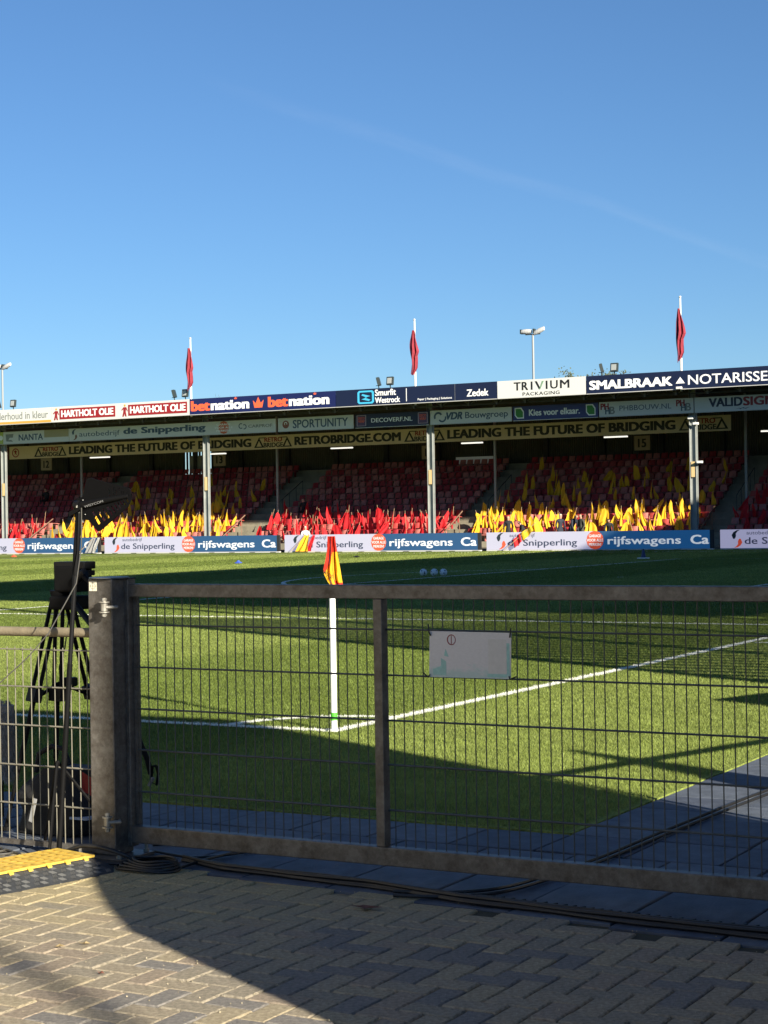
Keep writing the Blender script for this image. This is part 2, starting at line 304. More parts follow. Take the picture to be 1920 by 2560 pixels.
# herringbone bricks
def brick_mat(name, c, c2):
    m = mat(name, c, .92, col2=c2, scale=48, bump=1., bscale=160, spec=.25); n = m.node_tree.nodes; l = m.node_tree.links
    b_ = n['Principled BSDF']; src = b_.inputs['Base Color'].links[0].from_socket
    ng = n.new('ShaderNodeNewGeometry'); nz = n.new('ShaderNodeTexNoise'); nz.inputs['Scale'].default_value = 1.1; nz.inputs['Detail'].default_value = 9; nz.inputs['Roughness'].default_value = .72
    l.new(ng.outputs['Position'], nz.inputs['Vector'])
    sep = n.new('ShaderNodeSeparateXYZ'); l.new(ng.outputs['Position'], sep.inputs[0])
    # dry sand swept over the stones nearest the fence
    a = n.new('ShaderNodeMath'); a.operation = 'MULTIPLY_ADD'; a.inputs[1].default_value = .42; a.inputs[2].default_value = 2.95; l.new(sep.outputs[1], a.inputs[0])
    a2 = n.new('ShaderNodeMath'); a2.operation = 'MULTIPLY_ADD'; a2.inputs[1].default_value = -.20; l.new(sep.outputs[0], a2.inputs[0]); l.new(a.outputs[0], a2.inputs[2])
    ad = n.new('ShaderNodeMath'); ad.operation = 'ADD'; l.new(a2.outputs[0], ad.inputs[0]); l.new(nz.outputs['Fac'], ad.inputs[1])
    mr = n.new('ShaderNodeMapRange'); mr.inputs['From Min'].default_value = .40; mr.inputs['From Max'].default_value = .80; mr.inputs['To Max'].default_value = .9; l.new(ad.outputs[0], mr.inputs['Value'])
    gz = n.new('ShaderNodeTexNoise'); gz.inputs['Scale'].default_value = 90; gz.inputs['Detail'].default_value = 3; l.new(ng.outputs['Position'], gz.inputs['Vector'])
    gr = n.new('ShaderNodeValToRGB'); gr.color_ramp.elements[0].position = .3; gr.color_ramp.elements[1].position = .75; gr.color_ramp.elements[0].color = (.30,.24,.12,1); gr.color_ramp.elements[1].color = (.62,.52,.30,1); l.new(gz.outputs['Fac'], gr.inputs[0])
    mx = n.new('ShaderNodeMixRGB'); l.new(mr.outputs[0], mx.inputs[0]); l.new(src, mx.inputs[1]); l.new(gr.outputs[0], mx.inputs[2]); l.new(mx.outputs[0], b_.inputs['Base Color'])
    return m
BM = [brick_mat('brick_grey', (.46,.39,.285), (.21,.175,.125)), brick_mat('brick_blue', (.30,.275,.245), (.145,.135,.125)), brick_mat('brick_tan', (.50,.42,.29), (.23,.19,.125)),
      brick_mat('brick_brown', (.44,.36,.27), (.20,.16,.12)), brick_mat('brick_dark', (.41,.355,.27), (.185,.16,.12))]
BW = .105
def brick_geo(L, Wd):
    e = .0034; c = .005
    x0, x1, y0, y1 = -L/2+e, L/2-e, -Wd/2+e, Wd/2-e
    v = [(x0,y0,-.06),(x1,y0,-.06),(x1,y1,-.06),(x0,y1,-.06),(x0,y0,-c),(x1,y0,-c),(x1,y1,-c),(x0,y1,-c),(x0+c,y0+c,0),(x1-c,y0+c,0),(x1-c,y1-c,0),(x0+c,y1-c,0)]
    f = [(0,1,5,4),(1,2,6,5),(2,3,7,6),(3,0,4,7),(4,5,9,8),(5,6,10,9),(6,7,11,10),(7,4,8,11),(8,9,10,11)]
    return v, f
bv, bf = brick_geo(2*BW, BW)
bmesh_sh = []
for m in BM:
    q = MB(); q.add(bv, bf); o = q.build('brick', m); bmesh_sh.append(o.data); bpy.data.objects.remove(o)
bricks_root = struct(MB().box(-14, 30, -5.05, -5.032, -.1, -.007).build('brick_pavement', MATS['sand']))
brs = []
for i in range(-60, 160):
    for j in range(-60, 175):
        if (i-j) % 4 == 0: cx, cy, rot = i+1, j+.5, 0
        elif (i-j) % 4 == 3: cx, cy, rot = i+.5, j+1, 1
        else: continue
        X, Y = -2+cx*BW*.999, -5.06-BW*70+cy*BW*.999
        if Y > EDGE(X)-(.0 if not rot else .035) or X > 9.5 or Y < -10.5 or X < -1.5: continue
        p = px((X, Y, 0)); vis = 0 < p[0] < 1659 and p[1] < 2212 and p[2] > 0
        brs.append(((0 if vis else 1000)+p[2] if p[2] > 0 else 5000, X, Y, rot))
brs.sort(); stuff = MB()
for k, (d_, X, Y, rot) in enumerate(brs):
    t = (math.sin(X*2.1+Y*1.3)+math.sin(X*1.1-Y*2.7+1))*.25+.5
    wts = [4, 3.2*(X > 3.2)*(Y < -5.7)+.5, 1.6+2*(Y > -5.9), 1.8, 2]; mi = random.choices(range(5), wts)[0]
    dz = random.uniform(-.0025, .0015); ra = random.gauss(0, .008)
    if k < 298:
        o = bpy.data.objects.new('brick', bmesh_sh[mi]); COL.objects.link(o); o.parent = bricks_root
        o.location = (X, Y, dz); o.rotation_euler = (random.gauss(0,.006), random.gauss(0,.006), ra+(math.pi/2 if rot else 0))
    else:
        c, s_ = math.cos(ra+(math.pi/2 if rot else 0)), math.sin(ra+(math.pi/2 if rot else 0)); stuff.cur = mi
        stuff.add([(X+v[0]*c-v[1]*s_, Y+v[0]*s_+v[1]*c, v[2]+dz) for v in bv], bf)
stuff.build('brick_field', BM, bricks_root, kind='stuff')
# ================================================================== OUT-OF-FRAME GOAL STAND, WITH ADDED SHADOW CASTERS AND BOUNCE STAND
conc = mat('concrete', (.42,.39,.33), .9, var=.22, scale=1.2, bump=.2, bscale=25)
dsteel = mat('dark_steel', (.035,.038,.042), .6, metal=.2, var=.2, scale=3)
gs = thing('goal_stand', (8,1.5,0), 'tall roofed stand behind the goal to the right of the pitch', 'grandstand')
q = MB(); H0, XS = 14.0, 4.8
q.add([(XS,1.5,H0),(24,1.5,H0-19.2/6.2),(24,74,H0-19.2/6.2),(XS,74,H0),(XS,1.5,H0+.35),(24,1.5,H0-19.2/6.2+.35),(24,74,H0-19.2/6.2+.35),(XS,74,H0+.35)], [(0,3,2,1),(4,5,6,7),(0,1,5,4),(1,2,6,5),(2,3,7,6),(3,0,4,7)]); q.build('roof', dsteel, gs)
q = MB(); q.box(23.6, 24, 1.5, 74, 0, 10.7); q.build('rear_wall', conc, gs)
for k in range(10): MB().box(8+k*1.5, 9.5+k*1.5, 1.6, 73.8, 0, 1+k*.55).build('terrace_step', conc, gs)
for k in range(34): MB().box(8, 23.5, 1.44, 1.5, .12+k*.27, .12+k*.27+.155).build('slat', galv, gs)
for k in range(11): MB().box(14.3+.0*k, 23.5-(0 if k < 6 else (k-6)*1.5), 1.44, 1.5, 9.3+k*.27, 9.3+k*.27+.155).build('slat', galv, gs)
for x in (8.0, 13, 18, 23): MB().box(x-.1, x+.1, 1.52, 1.7, 0, H0-(x-XS)/6.2).build('post', dsteel, gs)
for y in (20, 38, 56, 73): MB().box(9.0, 9.3, y, y+.3, 0, 13.2).build('post', dsteel, gs)
ht = thing('shadow_block', (8,-7,0), 'added unseen shelter with curved back standing beside the brick path', 'blocker')  # added unseen block, its outline shaped to throw the shadow edges
PR = [(-8.49,0),(-8.49,1.85),(-8.36,2.02),(-8.13,2.22),(-7.96,2.42),(-7.90,2.6),(-7.89,3.7),(-7.6,3.95),(-7.0,4.15),(-6.3,4.35),(-5.6,4.5),(-5.37,4.42),(-5.37,0)]
q = MB(); NP = len(PR); q.add([(7.0,a_,b_) for a_,b_ in PR]+[(9.16,a_,b_) for a_,b_ in PR], [tuple(range(NP)), tuple(NP+i for i in reversed(range(NP)))]+[(i,(i+1)%NP,NP+(i+1)%NP,NP+i) for i in range(NP)]); q.build('wall', conc, ht)
MB().box(6.965, 6.998, -7.9, -7.0, .05, 1.9).build('door', mat('block_green', (.05,.12,.07), .5), ht)  # door of the added shadow block
ms = thing('bounce_stand', (-7,-20,0), 'added unseen grandstand whose pale end wall bounces warm light into the shade', 'grandstand')  # added unseen stand, its sunlit end wall bounces warm light onto the bricks
rend = mat('bounce_render', (.33,.30,.25), .9, var=.12, scale=.8, bump=.2, bscale=8)
MB().box(-7.4, -7.0, -34, -8, 0, 10.5).build('end_wall', rend, ms); MB().box(-75, -7.4, -34, -33.6, 0, 10).build('rear_wall', rend, ms)
MB().box(-75, -6.6, -34.3, -7.2, 10.5, 10.9).build('roof', dsteel, ms)
for k in range(11): MB().box(-74, -7.5, -9.2-k*1.2, -8-k*1.2, 0, .8+k*.5).build('terrace_step', conc, ms)
for k in range(3): MB().box(-6.985, -6.95, -30+k*8, -28.9+k*8, .05, 2.15).build('door', mat('bounce_green', (.05,.12,.07), .5), ms)  # doors of the added bounce stand
mst = tag(MB().tube([(18.85,-15.69,-.05),(18.85,-15.69,15)], .05, 12, .04).build('shadow_mast', galv, smooth=True), 'added unseen slim mast casting the faint shadow stripe on the bricks', 'mast')  # added out of view to throw a soft stripe on the bricks
OFS = lambda P_, h: Vector((P_.x, P_.y, 0))-SH*(h*2.675)
p0 = OFS(G(1228, 1622), 2.1); t = thing('shadow_cone', (p0.x,p0.y,0), 'added unseen parasol standing on the slabs right of the corner', 'spike')  # added out of view, the cone throws the pointed streak
MB().tube([(p0.x,p0.y,1.0),(p0.x,p0.y,1.3),(p0.x,p0.y,1.75),(p0.x,p0.y,2.1)], .30, 12, .04).build('cone_body', mat('cone_green', (.03,.06,.04), .8), t, smooth=True); MB().tube([(p0.x,p0.y,0),(p0.x,p0.y,1.05)], .03, 10).build('pole', galv, t); MB().tube([(p0.x,p0.y,0),(p0.x,p0.y,.06)], .24, 16).build('base', conc, t)
a0_, b0_ = OFS(G(1150, 1682), 1.1), OFS(G(1700, 1594), 1.1); t = thing('shadow_rail', tuple((a0_+b0_)/2), 'added unseen barrier on the slabs behind the goal line', 'crossbar')  # added out of view, the top rail throws the second streak
q = MB(); 
MB().tube([a0_+Vector((0,0,1.1)), b0_+Vector((0,0,1.1))], .035, 8).build('top_rail', galv, t); MB().tube([a0_+Vector((0,0,.25)), b0_+Vector((0,0,.25))], .02, 8).build('bottom_rail', galv, t)  # rails of the added barrier
for k in range(2): c_ = a0_.lerp(b0_, .03+.94*k); MB().tube([c_, c_+Vector((0,0,1.09))], .02, 8).build('leg', galv, t)  # legs of the added barrier
a0_, b0_ = OFS(G(1535, 1513), .9), OFS(G(1700, 1492), .9); b0_ = a0_+(b0_-a0_).normalized()*1.6; t = tag(MB().bar(a0_+Vector((0,0,.6)), b0_+Vector((0,0,.6)), .04, .60).box(a0_.x-.02,a0_.x+.02,a0_.y-.02,a0_.y+.02,0,.3).build('shadow_board', dsteel), 'added unseen low board casting the dark shadow patch at the right', 'sign')  # added out of view to throw the dark patch on the grass
# ================================================================== FAR STAND
fs = thing('far_stand', (-45, 80, 0), 'long low roofed grandstand with red seats across the far side of the pitch', 'grandstand')
X0, X1 = -100, -4
steel = mat('stand_steel', (.27,.285,.275), .6, metal=.1, var=.15, scale=2)
wood = mat('purlin', (.06,.057,.05), .85, var=.3, scale=3)
roofm = mat('roof_sheet', (.04,.042,.044), .7, var=.2, scale=.5)
ROWY, ROWD, ROWH = 77.6, .80, .335; Z1 = .43; NR = 12
rowz = [Z1+ROWH*k*(1+.012*k) for k in range(NR+1)]
stepm = mat('terrace_concrete', (.23,.21,.155), .9, var=.25, scale=1.5, bump=.2, bscale=30)
MB().box(X0, X1, 73.4, ROWY-.35, -.1, .12).build('walkway', stepm, fs)
for k in range(NR): MB().box(X0, X1, ROWY-.35+k*ROWD, ROWY-.35+(k+1)*ROWD-.002, -.1, rowz[k]).build('terrace_step', stepm, fs)
YW = ROWY-.35+NR*ROWD
MB().box(X0, X1, YW, YW+.9, -.1, rowz[NR]).build('terrace_step', stepm, fs)
wallm = mat('back_wall', (.05,.05,.05), .9, var=.3, scale=.6)
MB().box(X0, X1, YW+.9, YW+1.1, 0, 4.75).build('rear_wall', wallm, fs)
corr = mat('corrugated_sheet', (.10,.097,.075), .7, var=.2, scale=.7)
# slatted window in the rear wall lets the sky through
sx0, sx1 = PY(380, 1000, YW).x, PY(441, 1000, YW).x
def corrug(x0, x1):
    b = MB(); n = int((x1-x0)/.14)
    for i in range(n):
        xa, xb = x0+(x1-x0)*i/n, x0+(x1-x0)*(i+1)/n; xm = (xa+xb)/2; y = YW+1.0
        for a_, c_, ya_, yb_ in ((xa, xm, 0, -.06), (xm, xb, -.06, 0)):
            b.add([(a_,y+ya_,4.75),(c_,y+yb_,4.75),(c_,y+yb_,8.3),(a_,y+ya_,8.3)], [(0,1,2,3)])
    o = b.build('corrugated_panel', corr, fs); return o
xs = X0
while xs < X1-.1:
    xe = min(xs+3.7, X1)
    a, c = xs, xe
    if c > sx0 and a < sx1:
        if a < sx0-.2: corrug(a, sx0)
        if c > sx1+.2: corrug(sx1, c)
    else: corrug(a, c)
    MB().box(xs-.14, xs+.14, YW+.72, YW+.9, 3.9, 8.2).build('wall_post', wallm, fs); xs = xe
nsl = 9
for i in range(nsl+1):
    x = sx0+(sx1-sx0)*i/nsl; MB().box(x-.055, x+.055, YW+.92, YW+1.02, 4.6, 6.6).build('slat', wallm, fs)
MB().box(sx0, sx1, YW+.92, YW+1.02, 6.6, 8.3).build('lintel', wallm, fs)
MB().box(sx0+.55, sx0+1.55, YW+.8, YW+.9, 5.2, 6.3).build('wall_cabinet', mat('cab', (.35,.36,.36), .6), fs)
pa, pb = PY(985, 1003, YW+.6), PY(1065, 985, YW+.6)
MB().box(pa.x, pb.x, YW+.6, YW+.66, pa.z, pb.z).build('pale_panel', mat('palepanel', (.8,.8,.72), .7, emit=(.8,.82,.75), estr=.02), fs)
# roof
q = MB(); q.add([(X0,YB+.05,8.30),(X1,YB+.05,8.30),(X1,YW+1.3,8.35),(X0,YW+1.3,8.35),(X0,YB+.05,8.62),(X1,YB+.05,8.62),(X1,YW+1.3,8.6),(X0,YW+1.3,8.6)], [(0,3,2,1),(4,5,6,7),(0,1,5,4),(1,2,6,5),(2,3,7,6),(3,0,4,7)]); q.build('roof', roofm, fs)
q = MB()
MB().box(X0, X0+.2, YB+.1, YW+1.2, 0, 8.3).build('end_wall', wallm, fs)
q = MB().box(X0, X1, YB+.02, YB+.12, 7.90, 8.00); q.build('gutter', mat('gutter', (.06,.065,.07), .5), fs)
for y in (74.9, 77.5, 80.1, 82.7, 85.3): MB().box(X0, X1, y, y+.09, 8.10, 8.29).build('purlin', wood, fs)
for z in (7.72, 8.12): MB().box(X0, X1, 73.2, 73.28, z, z+.06).build('truss_chord', wood, fs)
q = MB(); x = X0
while x < X1: q.bar((x,73.24,8.12),(x+.55,73.24,7.76),.05); q.bar((x+.55,73.24,7.76),(x+1.1,73.24,8.12),.05); q.box(x+.52,x+.62,73.1,73.2,7.7,7.92); x += 1.65
q.build('truss_web', galv, fs, kind='stuff')
cols = [-98.1+15*k for k in range(0, 7)]; cols = [-98.2, -83.2, -68.28, -52.88, -38.06, -23.11, -8.2]
plate = mat('column_plate', (.62,.45,.22), .6)
for x in cols:
    y = 74.4; q = MB(); q.box(x-.17, x+.17, y-.012+.0, y+.012, 0, 8.2); q.box(x-.17, x-.145, y-.13, y-.0125, 0, 8.2).box(x+.145, x+.17, y-.13, y-.0125, 0, 8.2)
    c = q.build('column', steel, fs)
    MB().box(x-.10, x+.08, y-.12, y-.03, 3.62, 4.4).build('column_plate', plate, c)
    MB().box(x+.18, x+.23, y-.05, y, 1.2, 7.0).build('drain_pipe', steel, c)
for x in (-96.8,-81.8,-66.7,-51.6,-36.9,-22.2,-7.4): MB().box(x-.06, x+.06, 80.0, 80.12, 1.3, 8.15).build('inner_post', steel, fs)
for x in cols: 
    MB().box(x-.08, x+.08, 74.53, 89, 7.7, 8.08).build('roof_beam', wood, fs)
# cctv cameras on the right columns
for (dx_, dy_, k) in ((1492, 903, 0), (1512, 998, 1), (1503, 915, 2), (1467, 838, 3)):
    p = PY(dx_, dy_, 74.15 if k != 3 else 72.2); q = MB(); q.box(p.x-.14, p.x+.14, p.y-.1, p.y+.08, p.z-.06, p.z+.06); q.bar((p.x,p.y+.08,p.z),(p.x,p.y+.3,p.z+.05),.05)
    tag(q.build('security_camera', mat('cam_white', (.75,.75,.73), .4), bevel=.02), 'white security camera ' + ['at the top of the right-hand roof pillar','halfway up the right-hand roof pillar','on the bracket just beside the right-hand pillar top','hanging under the roof edge below the notary board'][k], 'camera', 'security cameras on the far stand')
# ---- boards (thing: advertising board)
white = mat('board_white', (.62,.62,.60), .5); navy = mat('board_navy', (.008,.013,.042), .4); navy2 = mat('board_blue', (.010,.015,.085), .4)
black = mat('ink_black', (.012,.012,.014), .5); wink = mat('ink_white', (.85,.85,.85), .5); red = mat('ink_red', (.28,.015,.02), .5); orange = mat('ink_orange', (.85,.13,.05), .5)
slate = mat('ink_slate', (.05,.09,.14), .5); green = mat('ink_green', (.05,.25,.04), .5); teal = mat('ink_cyan', (.06,.45,.72), .5); grey = mat('ink_grey', (.22,.23,.22), .5); gold = mat('ink_gold', (.55,.32,.06), .5)
edge = mat('board_edge', (.5,.5,.48), .5)
class Board:
    def __init__(s, name, xa, xb, z0, z1, Y, m, label, cat='sign', grp=None, th=.05, px_=True, fr=True):
        s.x0 = PY(xa, 880, Y).x if px_ else xa; s.x1 = (PY(xb, 880, Y).x if px_ else xb); s.z0, s.z1, s.Y = z0, z1, Y
        s.x1 -= .03; s.t = thing(name, ((s.x0+s.x1)/2, Y, z0), label, cat, grp)
        MB().box(s.x0, s.x1, Y-th, Y, z0, z1).build('panel', m, s.t)
        if fr:
            q = MB(); q.box(s.x0, s.x1, Y-th-.01, Y+.005, z0-.035, z0-.002); q.build('bottom_trim', edge, s.t)
        s.F = Y-th-.002
    def seams(s, k):
        for i in range(1, k): MB().box(s.x0+(s.x1-s.x0)*i/k-.012, s.x0+(s.x1-s.x0)*i/k+.012, s.F-.0012, s.F+.001, s.z0, s.z1).build('seam', grey if s.x0 > -1e9 else None, s.t)
    def X(s, u): return s.x0+(s.x1-s.x0)*u
    def Z(s, v): return s.z0+(s.z1-s.z0)*v
    def text(s, t, u0, u1, v0, v1, m, **k): return text(t, s.X(u0), s.X(u1), s.Z(v0), s.Z(v1), s.F, m, s.t, **k)
    def rect(s, u0, u1, v0, v1, m, nm='field', th=.003): return MB().box(s.X(u0), s.X(u1), s.F-th, s.F+.001, s.Z(v0), s.Z(v1)).build(nm, m, s.t)
    def shp(s, polys, m, nm='emblem', th=.006): return shape([[(s.X(u), s.Z(v)) for u, v in P] for P in polys], s.F+.001, th, m, s.t, nm)
    def disc(s, u, v, r, m, nm='emblem', th=.006, n=28): return shape([circ(s.X(u), s.Z(v), r*(s.z1-s.z0), n)], s.F+.001, th, m, s.t, nm)
    def ring(s, u, v, r, r2, m, nm='emblem', a0=0, a1=2*math.pi, th=.006):
        H = s.z1-s.z0
        if a1-a0 > 6.2: P = [circ(s.X(u), s.Z(v), r*H), circ(s.X(u), s.Z(v), r2*H)]
        else: P = [circ(s.X(u), s.Z(v), r*H, 20, None, a0, a1)+circ(s.X(u), s.Z(v), r2*H, 20, None, a0, a1)[::-1]]
        return shape(P, s.F+.001, th, m, s.t, nm)
FZ0, FZ1 = 7.95, 8.84
def fb(name, xa, xb, m, label, **k): return Board(name, xa, xb, FZ0, FZ1, YB, m, label, grp='advertising boards along the roof edge', **k)
B = fb('advertising_board', -330, 112, white, 'white roof-edge board reading onderhoud in kleur with gold stripe')
B.rect(0, 1, 0, .16, gold, 'stripe'); B.text('onderhoud in kleur', (-14+330)/442, (106+330)/442, .30, .80, grey, bold=.012)
B = fb('advertising_board', 112, 411, white, 'white roof-edge board with two dark red oil company name panels')
for k in (0, 1):
    o_ = k*.507; B.rect(.062+o_, .475+o_ if k == 0 else .985, .14, .86, red, 'name_panel', .01); B.F -= .0105
    B.text('HARTHOLT OLIE', .075+o_, (.462+o_ if k == 0 else .975), .28, .74, wink, bold=.05); B.F += .0105
    B.shp([[(.018+o_,.1),(.030+o_,.1),(.034+o_,.3),(.040+o_,.1),(.050+o_,.1),(.044+o_,.42),(.046+o_,.6),(.055+o_,.42),(.058+o_,.47),(.048+o_,.72),(.028+o_,.72),(.012+o_,.55),(.015+o_,.5),(.027+o_,.58),(.026+o_,.4)]], red)
    B.disc(.037+o_, .83, .075, gold)
B = fb('advertising_board', 411, 727, navy2, 'blue roof-edge board with two orange and white betting names and a crown')
for k in (0, 1):
    o_ = k*.54; B.text('bet', .008+o_, .145+o_, .2, .86, orange, bold=.06); B.text('nation', .15+o_, .42+o_, .2, .80, wink, bold=.055)
    B.shp([[(.318+o_,.84),(.314+o_,.95),(.320+o_,.9),(.325+o_,1.0),(.330+o_,.9),(.336+o_,.95),(.332+o_,.84)]], orange, 'crown', .004)
B.shp([[(.455,.22),(.445,.7),(.465,.5),(.482,.9),(.499,.5),(.519,.7),(.509,.22)]], orange, 'crown')
B = fb('advertising_board', 727, 1076, navy, 'dark navy roof-edge board with cyan emblem and white packaging company name')
B.shp([[(.14,.2),(.15,.1),(.235,.1),(.245,.2),(.245,.8),(.235,.9),(.15,.9),(.14,.8)], [(.152,.25),(.158,.2),(.226,.2),(.233,.25),(.233,.75),(.226,.8),(.158,.8),(.152,.75)]], teal)
B.shp([[(.165,.62),(.172,.70),(.222,.56),(.185,.47),(.222,.34),(.213,.26),(.165,.38),(.200,.48)]], teal)
B.text('Smurfit', .252, .385, .54, .93, wink, bold=.03); B.text('Westrock', .252, .41, .10, .45, wink, bold=.03); B.rect(.448, .452, .12, .9, wink, 'bar')
B.text('Paper | Packaging | Solutions', .52, .73, .10, .26, wink, bold=.01); B.text('Zedek', .82, .95, .2, .62, wink, bold=.03); B.rect(.748, .7492, 0, 1, grey, 'seam')
B = fb('advertising_board', 1076, 1268, white, 'white roof-edge board with black TRIVIUM lettering')
B.text('TR', .19, .355, .40, .88, black, bold=.03, spacing=1.1); B.text('I', .385, .405, .40, .88, black, bold=.03)
B.shp([[(.43,.88),(.455,.88),(.49,.5),(.478,.40)]], black, 'letter_stroke'); B.shp([[(.478,.40),(.492,.40),(.535,.88),(.512,.88)]], mat('ink_sage', (.18,.30,.20), .5), 'letter_stroke')
B.text('I', .555, .575, .40, .88, black, bold=.03); B.text('U', .605, .69, .40, .88, black, bold=.02); B.text('M', .715, .82, .40, .88, black, bold=.02); B.text('PACKAGING', .29, .71, .07, .27, black, bold=.012, spacing=1.1)
B = fb('advertising_board', 1268, 1780, navy, 'navy roof-edge board with notary name and white triangle')
sp = lambda x: (x-1268)/512
B.text('SMALBRAAK', sp(1275), sp(1463), .2, .72, wink, bold=.05); B.shp([[(sp(1470),.30),(sp(1480),.66),(sp(1490),.30)]], wink, 'triangle'); B.text('NOTARISSEN', sp(1497), sp(1692), .2, .74, wink, bold=.012)
B = fb('advertising_board', 1780, 2300, white, 'plain white roof-edge board at the right end of the far stand')
# second row of signs, behind the roof edge
SZ0, SZ1, SY = 6.86, 7.60, 74.1
def sb(xa, xb, m, label, **k): return Board('advertising_board', xa, xb, SZ0, SZ1, SY, m, label, grp='advertising boards hung below the roof', **k)
B = sb(-330, 7, mat('ink_lime', (.45,.5,.1), .5), 'yellow-green hanging board at the left edge of the far stand'); B.disc(.99, .5, .2, wink)
B = sb(7, 150, white, 'white hanging board reading NANTA with tan box at its corner'); B.text('NANTA', .24, .61, .22, .74, slate, bold=.025)
B.shp([[(.04,.8),(.16,.8),(.15,.5),(.10,.5),(.08,.3),(.13,.3),(.15,.15),(.05,.2)]], grey); B.rect(.63, .995, .38, 1, mat('ink_tan', (.38,.32,.18), .5), 'tan_box')
B = sb(150, 597, white, 'long white hanging car dealer board with orange round badge')
u = lambda x: (x-150)/447
def swirl(B, u_, v_, r, m1=slate, m2=orange):
    H = B.z1-B.z0; cx, cz = B.X(u_), B.Z(v_); r *= H
    up = [(-.55,.1),(-.7,.5),(-.45,.9),(0,1.15),(.45,1.2),(.1,.98),(-.12,.7),(-.1,.4),(-.2,.1),(-.4,-.05)]
    shape([[(cx+x*r, cz+z*r) for x, z in up]], B.F+.001, .006, m1, B.t, 'emblem')
    shape([[(cx-x*r+.05*r, cz-z*r) for x, z in up]], B.F+.001, .006, m2, B.t, 'emblem')
swirl(B, u(162), .5, .38, slate, mat('ink_brown', (.2,.09,.05), .5))
B.text('autobedrijf', u(173), u(265), .18, .72, slate, bold=.0); B.text('de Snipperling', u(273), u(452), .20, .86, slate, bold=.045)
ob = mat('badge_orange', (.60,.13,.05), .5); B.disc(u(490), .5, .5, ob, 'badge', n=12); B.F -= .006
for t_, v0, v1, e_ in (('GARAGE', .66, .82, 15), ('VOOR ALLE', .42, .58, 19), ('MERKEN!', .18, .34, 15)): B.text(t_, u(490-e_), u(490+e_), v0, v1, wink, bold=.03)
B.F += .006; B.ring(u(526), .55, .22, .15, slate, a0=1, a1=5.4); B.ring(u(533), .48, .2, .13, slate, a0=-2, a1=2.2); B.text('CARPROF', u(541), u(590), .38, .62, grey, bold=.02)
B = sb(601, 765, white, 'white hanging board reading SPORTUNITY with brown round logo'); B.disc(.105, .5, .30, mat('ink_rust', (.25,.08,.05), .5)); B.F -= .006; B.ring(.105, .56, .14, .08, wink, a0=-.5, a1=4); B.F += .006
B.text('SPORTUNITY', .20, .93, .18, .82, slate, bold=.02)
B = sb(768, 928, navy, 'dark navy hanging board reading DECOVERF.NL between two square logos'); B.text('DECOVERF.NL', .22, .78, .34, .66, wink, bold=.02)
for a in (.02, .855):
    B.rect(a, a+.13, .1, .92, mat('ink_mauve', (.40,.30,.38), .5), 'logo_square'); B.F -= .003; B.rect(a+.01, a+.12, .14, .88, mat('ink_plum', (.10,.05,.12), .5), 'logo_field'); B.F -= .003
    B.text('DECO', a+.02, a+.11, .6, .78, orange, bold=.02); B.text('VERF', a+.02, a+.11, .36, .54, orange, bold=.02); B.F += .006
B = sb(930, 1107, white, 'white hanging board reading VDR Bouwgroep'); B.ring(.10, .52, .36, .22, slate, a0=.5, a1=3.6); B.ring(.15, .45, .34, .22, slate, a0=-2.6, a1=.3)
B.text('VDR', .20, .40, .28, .82, slate, bold=.05, slant=.25); B.text('Bouwgroep', .435, .955, .18, .78, slate, bold=.012)
B = sb(1109, 1294, mat('ink_indigo', (.03,.04,.17), .5), 'indigo hanging board reading Kies voor elkaar between two green leaves'); B.text('Kies voor elkaar.', .19, .79, .28, .74, wink, bold=.035)
for a in (.02, .86):
    B.shp([[(a,.9),(a,.35),(a+.03,.12),(a+.11,.12),(a+.11,.62),(a+.08,.9)]], wink, 'leaf_edge', .004); B.F -= .004; B.shp([[(a+.012,.82),(a+.012,.38),(a+.036,.2),(a+.098,.2),(a+.098,.58),(a+.07,.82)]], green, 'leaf'); B.F += .004
B = sb(1295, 1500, white, 'white hanging board reading PHBBOUW.NL between two logos'); B.text('PHBBOUW.NL', .22, .77, .34, .70, slate, bold=.0)
for a in (.015, .82): B.text('PH', a, a+.09, .46, .90, red, bold=.05); B.text('H', a+.05, a+.10, .14, .62, slate, bold=.04); B.text('B', a+.10, a+.155, .14, .66, grey, bold=.03)
B = sb(1501, 1790, white, 'white hanging board reading VALIDSIGN in navy and red'); u = lambda x: (x-1501)/289
B.text('VALID', u(1533), u(1608), .30, .90, navy, bold=.045); B.text('SIGN', u(1609), u(1680), .30, .90, red, bold=.045); B.shp([[(u(1590),.08),(u(1602),.18),(u(1600),.12),(u(1612),.2),(u(1611),.13),(u(1623),.19),(u(1615),.09),(u(1606),.14),(u(1604),.07),(u(1600),.14)]], slate, 'signature')
B = sb(1800, 2300, navy, 'plain navy hanging board at the right end of the far stand')
